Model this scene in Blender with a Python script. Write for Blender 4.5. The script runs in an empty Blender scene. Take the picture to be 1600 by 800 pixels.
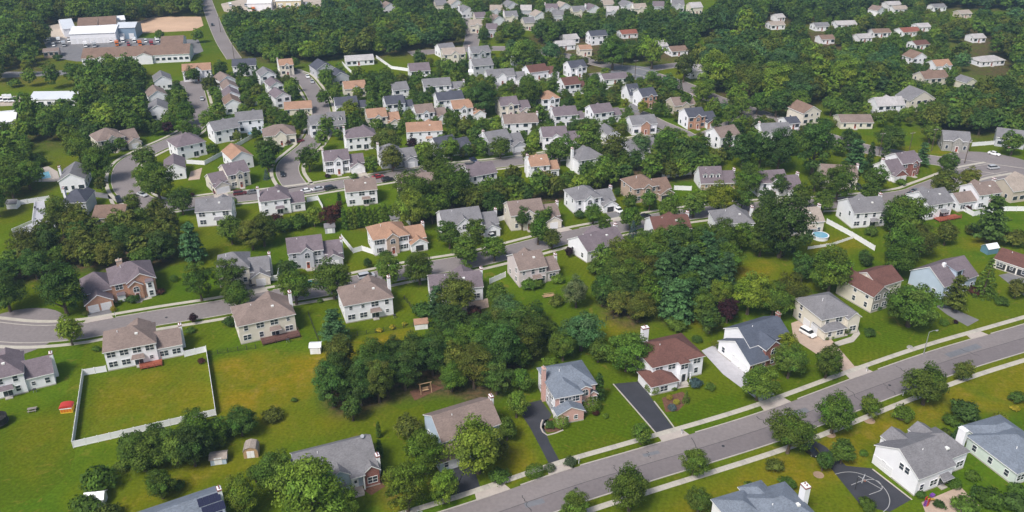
import bpy, math, random
import numpy as np
from mathutils import Vector, Matrix
random.seed(7)
RNG = np.random.default_rng(7)
SC = bpy.context.scene
COL = SC.collection

# ---------------------------------------------------------------- camera
CAM_H = 120.0
PITCH = math.radians(27.0)
FPX = 1320.0                                   # focal length in pixels of the 1600 px wide photograph
cam_d = bpy.data.cameras.new('camera'); cam = bpy.data.objects.new('camera', cam_d); COL.objects.link(cam)
cam.location = (0, 0, CAM_H); cam.rotation_euler = (math.pi/2 - PITCH, 0, 0)
cam_d.sensor_width = 36.0; cam_d.lens = 36.0*FPX/1600.0
cam_d.clip_start = 1.0; cam_d.clip_end = 12000.0
SC.camera = cam

# ---------------------------------------------------------------- sky, sun, exposure (thin overcast)
SUN_EL, SUN_AZ = math.radians(52), math.radians(215)      # azimuth clockwise from +Y
w = bpy.data.worlds.new('World'); SC.world = w; w.use_nodes = True
wn = w.node_tree.nodes; wl = w.node_tree.links
sky = wn.new('ShaderNodeTexSky'); sky.sky_type = 'NISHITA'; sky.sun_disc = False
sky.sun_elevation = SUN_EL; sky.sun_rotation = SUN_AZ
sky.air_density = 1.0; sky.dust_density = 4.0; sky.ozone_density = 1.0
bg = wn['Background']; bg.inputs['Strength'].default_value = 0.105
wl.new(sky.outputs['Color'], bg.inputs['Color'])
sd = bpy.data.lights.new('sun', 'SUN'); so = bpy.data.objects.new('sun', sd); COL.objects.link(so)
sd.energy = 2.8; sd.angle = math.radians(15); sd.color = (1.0, 0.98, 0.95)
sdir = Vector((math.sin(SUN_AZ)*math.cos(SUN_EL), math.cos(SUN_AZ)*math.cos(SUN_EL), math.sin(SUN_EL)))
so.rotation_euler = sdir.to_track_quat('Z', 'Y').to_euler(); so.location = (0, 0, 300)
SC.view_settings.view_transform = 'Standard'; SC.view_settings.look = 'None'
SC.view_settings.exposure = 0.36; SC.view_settings.gamma = 1.0
SC.cycles.max_bounces = 5; SC.cycles.diffuse_bounces = 3; SC.cycles.transparent_max_bounces = 6

# ---------------------------------------------------------------- pixel -> world
_F = np.array([0, math.cos(PITCH), -math.sin(PITCH)]); _U = np.array([0, math.sin(PITCH), math.cos(PITCH)])
def at(x, y, z=0.0):
    d = _F*FPX + np.array([1.0, 0, 0])*(x-800.0) + _U*(400.0-y)
    t = (z-CAM_H)/d[2]
    return Vector((d[0]*t, d[1]*t, z))
def proj(p):
    v = np.array([p[0], p[1], p[2]-CAM_H]); zz = float(v@_F)
    return 800+FPX*v[0]/zz, 400-FPX*float(v@_U)/zz, zz
def ppm(p):                                    # photograph pixels per metre at a point
    return FPX/proj(p)[2]

# ---------------------------------------------------------------- tags
def tag(o, label=None, cat=None, group=None, kind=None):
    if label: o['label'] = label
    if cat: o['category'] = cat
    if group: o['group'] = group
    if kind: o['kind'] = kind
    return o
def empty(name, loc, rz=0.0):
    o = bpy.data.objects.new(name, None); COL.objects.link(o)
    o.location = loc; o.rotation_euler = (0, 0, rz); o.empty_display_size = 0.5
    return o
def inst(name, mesh, parent=None, loc=(0, 0, 0), rz=0.0, scale=None):
    o = bpy.data.objects.new(name, mesh); COL.objects.link(o)
    if parent is not None: o.parent = parent
    o.location = loc; o.rotation_euler = (0, 0, rz)
    if scale is not None: o.scale = scale
    return o
def copy_tree(o, parent=None):
    c = o.copy(); COL.objects.link(c); c.parent = parent
    for ch in list(KIDS.get(o.name, [])):
        n = copy_tree(ch, c); KIDS.setdefault(c.name, []).append(n)
    return c
KIDS = {}

# ---------------------------------------------------------------- materials
MATS = {}
def new_mat(name):
    m = bpy.data.materials.new(name); m.use_nodes = True
    return m, m.node_tree.nodes, m.node_tree.links, m.node_tree.nodes['Principled BSDF']
def N(nodes, t, **kw):
    n = nodes.new(t)
    for k, v in kw.items():
        if k.startswith('i_'): n.inputs[k[2:]].default_value = v
        else: setattr(n, k, v)
    return n
def surf(name, col, rough=0.8, var=0.12, scale=1.0, fine=12.0, bump=0.0, col2=None, spec=0.3, metal=0.0, coord='Object'):
    """a surface with large blotches and fine grain on its own colour"""
    m, nd, lk, b = new_mat(name)
    tc = N(nd, 'ShaderNodeTexCoord')
    n1 = N(nd, 'ShaderNodeTexNoise'); n1.inputs['Scale'].default_value = scale; n1.inputs['Detail'].default_value = 5
    n2 = N(nd, 'ShaderNodeTexNoise'); n2.inputs['Scale'].default_value = fine; n2.inputs['Detail'].default_value = 3
    lk.new(tc.outputs[coord], n1.inputs['Vector']); lk.new(tc.outputs[coord], n2.inputs['Vector'])
    add = N(nd, 'ShaderNodeMath', operation='ADD'); lk.new(n1.outputs['Fac'], add.inputs[0]); lk.new(n2.outputs['Fac'], add.inputs[1])
    r = N(nd, 'ShaderNodeMapRange'); r.inputs['From Min'].default_value = 0.65; r.inputs['From Max'].default_value = 1.35
    lk.new(add.outputs[0], r.inputs['Value'])
    mx = N(nd, 'ShaderNodeMix', data_type='RGBA')
    c1 = tuple(c*(1-var) for c in col); c2 = col2 or tuple(min(1, c*(1+var)) for c in col)
    mx.inputs[6].default_value = (*c1, 1); mx.inputs[7].default_value = (*c2, 1)
    lk.new(r.outputs[0], mx.inputs[0]); lk.new(mx.outputs[2], b.inputs['Base Color'])
    b.inputs['Roughness'].default_value = rough; b.inputs['Specular IOR Level'].default_value = spec; b.inputs['Metallic'].default_value = metal
    if bump:
        bp = N(nd, 'ShaderNodeBump'); bp.inputs['Strength'].default_value = bump; bp.inputs['Distance'].default_value = 0.05
        lk.new(n2.outputs['Fac'], bp.inputs['Height']); lk.new(bp.outputs['Normal'], b.inputs['Normal'])
    MATS[name] = m
    return m
def siding(name, col):
    """lapped vinyl siding: horizontal courses as relief, faint weathering"""
    m, nd, lk, b = new_mat(name)
    tc = N(nd, 'ShaderNodeTexCoord')
    n1 = N(nd, 'ShaderNodeTexNoise'); n1.inputs['Scale'].default_value = 0.5; n1.inputs['Detail'].default_value = 6
    lk.new(tc.outputs['Object'], n1.inputs['Vector'])
    mx = N(nd, 'ShaderNodeMix', data_type='RGBA')
    mx.inputs[6].default_value = (*[c*0.86 for c in col], 1); mx.inputs[7].default_value = (*[min(1, c*1.06) for c in col], 1)
    lk.new(n1.outputs['Fac'], mx.inputs[0]); lk.new(mx.outputs[2], b.inputs['Base Color'])
    sx = N(nd, 'ShaderNodeSeparateXYZ'); lk.new(tc.outputs['Object'], sx.inputs[0])
    ml = N(nd, 'ShaderNodeMath', operation='MULTIPLY'); ml.inputs[1].default_value = 1/0.25; lk.new(sx.outputs['Z'], ml.inputs[0])
    fr = N(nd, 'ShaderNodeMath', operation='FRACT'); lk.new(ml.outputs[0], fr.inputs[0])
    bp = N(nd, 'ShaderNodeBump'); bp.inputs['Strength'].default_value = 0.35; bp.inputs['Distance'].default_value = 0.03; bp.invert = True
    lk.new(fr.outputs[0], bp.inputs['Height']); lk.new(bp.outputs['Normal'], b.inputs['Normal'])
    b.inputs['Roughness'].default_value = 0.55; b.inputs['Specular IOR Level'].default_value = 0.3
    MATS[name] = m
def brick_mat(name, c1, c2, mortar):
    m, nd, lk, b = new_mat(name)
    tc = N(nd, 'ShaderNodeTexCoord'); sx = N(nd, 'ShaderNodeSeparateXYZ'); lk.new(tc.outputs['Object'], sx.inputs[0])
    ad = N(nd, 'ShaderNodeMath', operation='ADD'); lk.new(sx.outputs['X'], ad.inputs[0]); lk.new(sx.outputs['Y'], ad.inputs[1])
    cb = N(nd, 'ShaderNodeCombineXYZ'); lk.new(ad.outputs[0], cb.inputs[0]); lk.new(sx.outputs['Z'], cb.inputs[1])
    br = N(nd, 'ShaderNodeTexBrick'); br.inputs['Scale'].default_value = 3.2
    br.inputs['Color1'].default_value = (*c1, 1); br.inputs['Color2'].default_value = (*c2, 1); br.inputs['Mortar'].default_value = (*mortar, 1)
    lk.new(cb.outputs[0], br.inputs['Vector']); lk.new(br.outputs['Color'], b.inputs['Base Color'])
    b.inputs['Roughness'].default_value = 0.85
    MATS[name] = m
def plain(name, col, rough=0.5, spec=0.4, metal=0.0):
    m, nd, lk, b = new_mat(name)
    b.inputs['Base Color'].default_value = (*col, 1); b.inputs['Roughness'].default_value = rough
    b.inputs['Specular IOR Level'].default_value = spec; b.inputs['Metallic'].default_value = metal
    MATS[name] = m

def shingle(name, col):
    """asphalt shingles: mottled granules, faint courses and streaks running down the slope"""
    m, nd, lk, b = new_mat(name)
    tc = N(nd, 'ShaderNodeTexCoord'); oi = N(nd, 'ShaderNodeObjectInfo')
    va = N(nd, 'ShaderNodeVectorMath', operation='ADD'); lk.new(tc.outputs['Object'], va.inputs[0]); lk.new(oi.outputs['Location'], va.inputs[1])
    n1 = N(nd, 'ShaderNodeTexNoise'); n1.inputs['Scale'].default_value = 0.35; n1.inputs['Detail'].default_value = 4
    lk.new(va.outputs[0], n1.inputs['Vector'])
    mp = N(nd, 'ShaderNodeMapping'); mp.inputs['Scale'].default_value = (3.0, 3.0, 10.0); lk.new(va.outputs[0], mp.inputs['Vector'])
    n2 = N(nd, 'ShaderNodeTexNoise'); n2.inputs['Scale'].default_value = 1.0; n2.inputs['Detail'].default_value = 5
    lk.new(mp.outputs[0], n2.inputs['Vector'])
    vo = N(nd, 'ShaderNodeTexVoronoi'); vo.inputs['Scale'].default_value = 2.6; lk.new(mp.outputs[0], vo.inputs['Vector']); vo.inputs['Scale'].default_value = 0.9
    a1 = N(nd, 'ShaderNodeMath', operation='MULTIPLY_ADD'); lk.new(n1.outputs['Fac'], a1.inputs[0]); a1.inputs[1].default_value = 0.8; lk.new(n2.outputs['Fac'], a1.inputs[2])
    sv = N(nd, 'ShaderNodeSeparateColor'); lk.new(vo.outputs['Color'], sv.inputs[0])
    a2 = N(nd, 'ShaderNodeMath', operation='MULTIPLY_ADD'); lk.new(sv.outputs[0], a2.inputs[0]); a2.inputs[1].default_value = 0.35; lk.new(a1.outputs[0], a2.inputs[2])
    r = N(nd, 'ShaderNodeMapRange'); r.inputs['From Min'].default_value = 0.7; r.inputs['From Max'].default_value = 1.5; lk.new(a2.outputs[0], r.inputs['Value'])
    mx = N(nd, 'ShaderNodeMix', data_type='RGBA'); mx.inputs[6].default_value = (*[c*0.72 for c in col], 1); mx.inputs[7].default_value = (*[c*1.25 for c in col], 1)
    lk.new(r.outputs[0], mx.inputs[0]); lk.new(mx.outputs[2], b.inputs['Base Color'])
    bp = N(nd, 'ShaderNodeBump'); bp.inputs['Strength'].default_value = 0.4; bp.inputs['Distance'].default_value = 0.04
    lk.new(n2.outputs['Fac'], bp.inputs['Height']); lk.new(bp.outputs['Normal'], b.inputs['Normal'])
    b.inputs['Roughness'].default_value = 0.9; b.inputs['Specular IOR Level'].default_value = 0.2
    MATS[name] = m
ROOFS = dict(tan=(.215, .165, .145), mauve=(.165, .135, .150), gray=(.185, .18, .19), bluegray=(.165, .19, .23), orange=(.34, .205, .14),
             redbrown=(.135, .066, .055), charcoal=(.075, .078, .10), slate=(.085, .098, .13), beige=(.33, .28, .24), brown=(.20, .135, .105), pale=(.40, .38, .38), red=(.24, .09, .065))
for k, c in ROOFS.items(): shingle('shingle_'+k, c)
WALLS = dict(white=(.84, .84, .88), cream=(.70, .65, .56), pinkish=(.66, .58, .58), blue=(.46, .55, .66), gray=(.48, .49, .53), tanw=(.55, .48, .40), pale_green=(.62, .70, .64), bluewall=(.22, .30, .40), yellow=(.68, .60, .40), pink=(.68, .42, .38))
for k, c in WALLS.items(): siding(k, c)
brick_mat('orange_brick', (.46, .22, .13), (.38, .17, .10), (.50, .42, .36))
brick_mat('red_brick', (.26, .07, .05), (.20, .05, .04), (.36, .28, .25))
brick_mat('tan_brick', (.48, .34, .26), (.40, .28, .21), (.50, .44, .38))
brick_mat('pink_brick', (.60, .33, .28), (.52, .28, .24), (.62, .52, .48))
surf('stone', (.30, .29, .27), var=.35, scale=2.5, fine=5)
surf('trim', (.80, .80, .81), rough=.5, var=.04)
plain('glass', (.035, .045, .06), rough=.12, spec=.6)
plain('screen_glass', (.10, .11, .13), rough=.3, spec=.5)
surf('garage_white', (.76, .76, .78), rough=.5, var=.05)
surf('concrete', (.40, .37, .33), var=.14, scale=.6, fine=6, rough=.9)
surf('walk_concrete', (.43, .40, .34), var=.16, scale=.5, fine=7, rough=.9)
surf('walk_concrete_worn', (.37, .345, .30), var=.2, scale=.5, fine=7, rough=.9)
surf('apron_concrete', (.42, .37, .33), var=.12, scale=.6, fine=6, rough=.9)
surf('driveway_black', (.042, .043, .052), var=.25, scale=.35, fine=9, rough=.85, bump=.2)
surf('driveway_gray', (.17, .165, .17), var=.2, scale=.4, fine=9, rough=.9)
surf('paver_gray', (.42, .41, .43), var=.15, scale=.7, fine=3.5, rough=.9)
surf('paver_tan', (.42, .32, .25), var=.16, scale=.7, fine=3.5, rough=.9)
surf('mulch', (.13, .065, .04), var=.4, scale=2, fine=14, rough=1.0, bump=.5)
surf('bare_dirt', (.30, .21, .14), var=.3, scale=.3, fine=5, rough=1.0)
surf('gravel_yard', (.42, .36, .30), var=.25, scale=.06, fine=1.5, rough=1.0)
surf('sand_yard', (.50, .34, .23), var=.25, scale=.06, fine=1.5, rough=1.0)
surf('vinyl_white', (.82, .82, .84), rough=.45, var=.05)
surf('wood_red', (.30, .085, .05), var=.25, scale=2, fine=9)
surf('wood_dark', (.12, .06, .05), var=.3, scale=2, fine=9)
surf('wood_tan', (.42, .28, .16), var=.25, scale=2, fine=9)
surf('wood_gray', (.25, .22, .20), var=.25, scale=2, fine=9)
surf('deck_gray', (.42, .42, .45), var=.12, scale=1, fine=9)
surf('bark', (.10, .075, .055), var=.35, scale=3, fine=14, rough=1)
plain('metal_gray', (.42, .43, .45), rough=.45, metal=.6)
plain('metal_dark', (.05, .05, .055), rough=.5, metal=.3)
surf('metal_roof', (.55, .58, .62), rough=.45, var=.08, scale=.2, fine=2)
surf('metal_roof_white', (.74, .75, .77), rough=.5, var=.08, scale=.2, fine=2)
plain('lamp_glass', (.75, .75, .72), rough=.3)
plain('rubber', (.02, .02, .022), rough=.85)
plain('rim', (.45, .45, .47), rough=.35, metal=.8)
plain('car_glass', (.015, .018, .022), rough=.08, spec=.7)
plain('head_lens', (.75, .77, .80), rough=.15)
plain('tail_lens', (.35, .02, .02), rough=.2)
plain('pvc_yellow', (.70, .42, .04), rough=.4); plain('pvc_purple', (.16, .05, .30), rough=.4); plain('pvc_red', (.45, .04, .03), rough=.4); plain('pvc_green', (.05, .25, .10), rough=.4); plain('pvc_blue', (.08, .22, .5), rough=.4)
plain('line_paint', (.33, .33, .33), rough=.8)
plain('solar_cell', (.015, .017, .045), rough=.15, spec=.6)
surf('tarp_blue', (.12, .24, .32), rough=.6, var=.1)
for k, c in dict(white=(.80, .80, .80), black=(.012, .012, .015), silver=(.45, .46, .48), red=(.28, .02, .03), maroon=(.10, .015, .02), navy=(.02, .03, .07), gray=(.14, .145, .155), teal=(.03, .14, .16), orange=(.60, .16, .02), yellow=(.65, .42, .03)).items():
    m, nd, lk, b = new_mat('paint_'+k); b.inputs['Base Color'].default_value = (*c, 1); b.inputs['Roughness'].default_value = .3
    b.inputs['Coat Weight'].default_value = .6; b.inputs['Coat Roughness'].default_value = .08; MATS['paint_'+k] = m
# pool water
m, nd, lk, b = new_mat('pool_water'); b.inputs['Base Color'].default_value = (.16, .36, .46, 1); b.inputs['Roughness'].default_value = .06
nz = N(nd, 'ShaderNodeTexNoise'); nz.inputs['Scale'].default_value = 2.5; bp = N(nd, 'ShaderNodeBump'); bp.inputs['Strength'].default_value = .15
lk.new(nz.outputs['Fac'], bp.inputs['Height']); lk.new(bp.outputs['Normal'], b.inputs['Normal']); MATS['pool_water'] = m

# asphalt: worn, with patches, cracks left to geometry
def asphalt(name, col):
    m, nd, lk, b = new_mat(name); tc = N(nd, 'ShaderNodeTexCoord')
    n1 = N(nd, 'ShaderNodeTexNoise'); n1.inputs['Scale'].default_value = .06; n1.inputs['Detail'].default_value = 6
    n2 = N(nd, 'ShaderNodeTexNoise'); n2.inputs['Scale'].default_value = 1.2; n2.inputs['Detail'].default_value = 8
    n3 = N(nd, 'ShaderNodeTexNoise'); n3.inputs['Scale'].default_value = 14; n3.inputs['Detail'].default_value = 2
    for n in (n1, n2, n3): lk.new(tc.outputs['Object'], n.inputs['Vector'])
    a = N(nd, 'ShaderNodeMath', operation='ADD'); lk.new(n1.outputs['Fac'], a.inputs[0]); lk.new(n2.outputs['Fac'], a.inputs[1])
    a2 = N(nd, 'ShaderNodeMath', operation='MULTIPLY_ADD'); lk.new(n3.outputs['Fac'], a2.inputs[0]); a2.inputs[1].default_value = .5; lk.new(a.outputs[0], a2.inputs[2])
    r = N(nd, 'ShaderNodeMapRange'); r.inputs['From Min'].default_value = .85; r.inputs['From Max'].default_value = 1.65; lk.new(a2.outputs[0], r.inputs['Value'])
    mx = N(nd, 'ShaderNodeMix', data_type='RGBA'); mx.inputs[6].default_value = (*[c*.8 for c in col], 1); mx.inputs[7].default_value = (*[c*1.2 for c in col], 1)
    lk.new(r.outputs[0], mx.inputs[0]); lk.new(mx.outputs[2], b.inputs['Base Color']); b.inputs['Roughness'].default_value = .88
    MATS[name] = m
asphalt('asphalt', (.200, .175, .172)); asphalt('asphalt_lane', (.165, .143, .145)); asphalt('asphalt_new', (.15, .155, .17))
plain('crack_tar', (.06, .055, .055), rough=.8)

# ---------------------------------------------------------------- mesh builder
class MB:
    def __init__(s): s.v = []; s.f = []; s.m = []
    def quad(s, pts, mi=0):
        i = len(s.v); s.v += [tuple(p) for p in pts]; s.f.append(tuple(range(i, i+len(pts)))); s.m.append(mi)
    def box(s, x0, x1, y0, y1, z0, z1, mi=0, top=None):
        i = len(s.v)
        s.v += [(x0,y0,z0),(x1,y0,z0),(x1,y1,z0),(x0,y1,z0),(x0,y0,z1),(x1,y0,z1),(x1,y1,z1),(x0,y1,z1)]
        fs = [(0,3,2,1),(4,5,6,7),(0,1,5,4),(1,2,6,5),(2,3,7,6),(3,0,4,7)]
        for k, f in enumerate(fs): s.f.append(tuple(i+a for a in f)); s.m.append(top if (top is not None and k == 1) else mi)
    def slab(s, top, th, mt=0, ms=0):
        """thick sheet: top polygon (counter-clockwise from above), dropped by th"""
        i = len(s.v); n = len(top)
        s.v += [tuple(p) for p in top] + [(p[0], p[1], p[2]-th) for p in top]
        s.f.append(tuple(i+k for k in range(n))); s.m.append(mt)
        s.f.append(tuple(i+n+k for k in reversed(range(n)))); s.m.append(ms)
        for k in range(n):
            k2 = (k+1) % n; s.f.append((i+k2, i+k, i+n+k, i+n+k2)); s.m.append(ms)
    def cyl(s, p0, p1, r0, r1, n=8, mi=0, caps=True):
        a = Vector(p0); b = Vector(p1); d = (b-a).normalized()
        u = d.orthogonal().normalized(); v = d.cross(u); i = len(s.v)
        for c, r in ((a, r0), (b, r1)):
            for k in range(n):
                t = 2*math.pi*k/n; s.v.append(tuple(c+u*r*math.cos(t)+v*r*math.sin(t)))
        for k in range(n):
            k2 = (k+1) % n; s.f.append((i+k, i+k2, i+n+k2, i+n+k)); s.m.append(mi)
        if caps:
            s.f.append(tuple(i+k for k in reversed(range(n)))); s.m.append(mi)
            s.f.append(tuple(i+n+k for k in range(n))); s.m.append(mi)
    def prism(s, prof, y0, y1, mi=0, side=None):
        """profile in (x,z), counter-clockwise seen from -y, extruded along y"""
        i = len(s.v); n = len(prof)
        s.v += [(x, y0, z) for x, z in prof] + [(x, y1, z) for x, z in prof]
        s.f.append(tuple(i+k for k in range(n))); s.m.append(mi if side is None else side)
        s.f.append(tuple(i+n+k for k in reversed(range(n)))); s.m.append(mi if side is None else side)
        for k in range(n):
            k2 = (k+1) % n; s.f.append((i+k2, i+k, i+n+k, i+n+k2)); s.m.append(mi)
    def mesh(s, name, mats):
        me = bpy.data.meshes.new(name); me.from_pydata(s.v, [], s.f)
        for k in mats: me.materials.append(MATS[k] if isinstance(k, str) else k)
        me.polygons.foreach_set('material_index', s.m); me.update()
        return me
    def build(s, name, mats, parent=None, loc=(0,0,0), rz=0.0):
        if isinstance(mats, str): mats = [mats]
        return inst(name, s.mesh(name, mats), parent, loc, rz)

def inside(poly, x, y):
    c = False; n = len(poly); j = n-1
    for i in range(n):
        xi, yi = poly[i]; xj, yj = poly[j]
        if (yi > y) != (yj > y) and x < (xj-xi)*(y-yi)/(yj-yi)+xi: c = not c
        j = i
    return c
# ================================================================ woods (picture outline of each stand, its crowns about 5 m up)
WOODS = {
 # key: (outline px, crown radius range m, spacing factor, mix of (shape, colour), phrase)
 'corner_wood': ([(-20,-12),(312,-14),(314,17),(240,24),(190,27),(100,24),(78,32),(70,55),(62,85),(100,108),(60,112),(-20,118)], (4.2,6.5), 1.15, [('round','dark'),('oval','mid'),('wide','mid'),('round','olive'),('round','bright')], 'in the wood by the metal-roofed sheds'),
 'yard_wood': ([(-20,186),(20,172),(60,168),(118,166),(130,150),(128,120),(150,104),(200,98),(222,112),(215,135),(214,165),(228,190),(205,200),(170,196),(130,214),(60,206),(-20,212)], (4.0,6.0), 1.2, [('round','mid'),('wide','dark'),('oval','mid'),('round','bright')], 'in the wood beside the long white barn'),
 'edge_wood': ([(-20,214),(20,216),(44,240),(52,262),(40,285),(26,300),(10,322),(-20,330)], (4.0,6.0), 1.1, [('round','mid'),('round','bright'),('wide','mid')], 'in the grove behind the house with a blue pool'),
 'hollow_grove': ([(58,372),(96,342),(140,345),(190,338),(235,335),(262,342),(274,372),(262,392),(214,404),(170,398),(128,402),(98,398),(62,412),(20,420),(-15,425),(-15,395),(30,382)], (3.6,5.6), 1.12, [('round','olive'),('wide','mid'),('round','dark'),('oval','olive')], 'in the grove behind the orange-brick house'),
 'centre_grove': ([(500,580),(545,552),(600,540),(640,524),(700,508),(760,498),(800,500),(840,512),(846,530),(806,556),(790,584),(752,604),(700,592),(650,584),(610,598),(560,622),(512,622)], (3.4,5.0), 1.08, [('oval','dark'),('round','dark'),('round','mid'),('oval','olive')], 'in the dark grove by the wooden swing'),
 'back_grove': ([(936,452),(956,428),(1000,410),(1020,398),(1030,425),(1012,470),(1000,492),(958,478)], (3.4,4.8), 1.1, [('round','olive'),('round','dark'),('oval','mid')], 'in the grove behind the red-brown roofed house'),
 'pine_grove': ([(1022,432),(1030,405),(1060,388),(1110,384),(1142,398),(1140,425),(1120,448),(1090,470),(1050,482),(1030,470)], (3.6,5.0), 1.1, [('pine','bluegreen'),('pine','bluegreen'),('round','mid')], 'in the pine grove behind the slate-roofed house'),
 'fence_line_wood': ([(622,300),(660,275),(690,270),(730,284),(800,276),(815,286),(880,274),(905,270),(960,248),(1000,240),(1050,228),(1128,240),(1130,256),(1050,266),(985,268),(930,282),(860,296),(790,318),(720,322),(660,330)], (3.2,5.0), 1.15, [('round','mid'),('wide','bright'),('oval','mid'),('round','olive'),('round','dark')], 'in the belt between the back gardens'),
 'top_wood': ([(356,30),(420,24),(500,24),(560,-5),(690,-8),(722,20),(728,45),(720,62),(660,70),(600,76),(540,78),(480,84),(420,84),(372,76)], (4.4,6.8), 1.15, [('round','dark'),('wide','dark'),('round','mid'),('oval','dark'),('round','bluegreen'),('wide','bright'),('round','olive')], 'in the big wood north of the estate'),
 'ridge_wood': ([(1060,30),(1160,6),(1260,-14),(1620,-14),(1620,6),(1480,4),(1380,8),(1280,24),(1190,36),(1110,44),(1000,60),(940,66),(960,40)], (4.4,6.8), 1.15, [('round','dark'),('wide','dark'),('oval','dark'),('round','bluegreen'),('round','mid')], 'in the dark wood on the far ridge'),
 'bungalow_wood': ([(1080,86),(1140,60),(1200,46),(1240,60),(1262,66),(1300,88),(1330,84),(1372,70),(1424,92),(1424,132),(1380,140),(1300,140),(1240,160),(1190,168),(1150,150),(1112,128),(1096,100)], (5.0,9.2), 1.25, [('round','dark'),('wide','mid'),('round','mid'),('oval','bright'),('round','olive'),('wide','bright'),('round','bluegreen')], 'in the wood around the far bungalows'),
 'upper_belt': ([(960,52),(1030,40),(1090,50),(1080,76),(1030,86),(990,84),(950,96),(924,100),(905,84),(850,62),(820,52),(840,36),(900,40)], (3.8,5.6), 1.2, [('round','dark'),('round','mid'),('oval','dark')], 'in the tree belt behind the collector road'),
 'east_wood': ([(1470,172),(1500,150),(1560,140),(1620,128),(1620,196),(1570,200),(1520,192),(1480,196),(1448,192),(1442,172)], (4.4,6.6), 1.1, [('round','olive'),('wide','mid'),('round','dark')], 'in the wood beside the grey stone house'),
 'east_far_wood': ([(1480,24),(1530,30),(1620,26),(1620,118),(1580,110),(1530,112),(1500,100),(1500,70),(1490,50)], (4.6,7.4), 1.36, [('round','dark'),('wide','mid'),('oval','mid'),('round','bluegreen'),('round','olive')], 'in the wood east of the far bungalows'),
 'bungalow_belt': ([(1200,52),(1240,40),(1330,26),(1372,30),(1400,60),(1370,70),(1340,64),(1300,70),(1260,60)], (4.0,6.0), 1.35, [('round','mid'),('round','dark'),('oval','olive')], 'between the red-roofed far bungalows'),
}
# ================================================================ ground sheet with grass, drier patches and woodland floor
DRY = [(.95,[(335,562),(400,550),(480,552),(520,538),(600,520),(640,512),(650,526),(580,548),(500,592),(470,640),(420,655),(350,650),(335,610)]),
 (.5,[(150,596),(318,566),(330,640),(140,688)]), (.75,[(1030,800),(1200,716),(1330,668),(1470,600),(1620,560),(1620,650),(1540,640),(1450,665),(1372,690),(1340,735),(1260,770),(1190,830),(1030,830)]),
 (.6,[(806,640),(824,690),(850,730),(800,760),(770,740),(790,690)]), (.7,[(1140,420),(1200,404),(1216,428),(1170,442)]), (.7,[(1260,386),(1330,368),(1358,384),(1290,402)]),
 (.85,[(596,770),(626,745),(640,790),(610,812)]), (.6,[(170,790),(230,764),(300,728),(400,712),(400,735),(240,780),(200,815)]), (.55,[(1330,222),(1420,222),(1430,246),(1350,250)]),
 (.35,[(20,650),(130,640),(110,700),(60,760),(10,720)]), (.6,[(930,494),(1000,500),(1010,520),(950,530)]), (.6,[(1040,478),(1140,510),(1090,520)]), (.45,[(410,640),(560,650),(500,680),(440,690)]),
 (.5,[(1450,200),(1530,235),(1480,250),(1430,240)]), (.6,[(1500,380),(1540,362),(1560,378),(1520,395)]), (.5,[(0,120),(110,110),(140,118),(60,136),(0,136)]), (.7,[(540,352),(620,344),(630,352),(560,362)])]
LUSH = [(.8,[(1196,176),(1250,186),(1256,196),(1215,192)]),(.8,[(1150,252),(1180,256),(1170,266),(1150,262)]),(.9,[(1285,236),(1312,240),(1306,256),(1280,252)]),(.9,[(880,712),(850,650),(950,606),(1020,650),(1050,680),(905,735)]), (.9,[(1070,672),(1020,620),(1100,585),(1180,632)]), (.9,[(1320,560),(1300,530),(1360,500),(1480,508),(1500,520)]),
 (.9,[(100,500),(0,460),(0,420),(120,440),(130,470)]), (.9,[(245,470),(330,450),(345,470),(180,490)]), (.9,[(560,104),(600,100),(626,122),(570,126)]), (.8,[(865,345),(940,335),(930,350),(875,358)]),
 (.8,[(390,380),(450,400),(440,440),(410,440)]), (.8,[(255,300),(330,270),(340,300),(270,306)]), (.8,[(470,440),(640,410),(640,430),(500,500),(460,530)]), (.7,[(0,640),(100,620),(110,690),(0,760)]), (.7,[(0,310),(70,290),(60,330),(20,370),(0,370)])]
DIRTP = [(.8,[(640,612),(690,590),(720,600),(650,628)]), (.8,[(680,475),(760,462),(760,488),(690,496)]), (.8,[(1535,350),(1560,362),(1545,376),(1525,368)]), (.7,[(560,352),(620,343),(625,350),(565,360)]), (.6,[(590,750),(625,770),(610,800)])]
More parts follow.
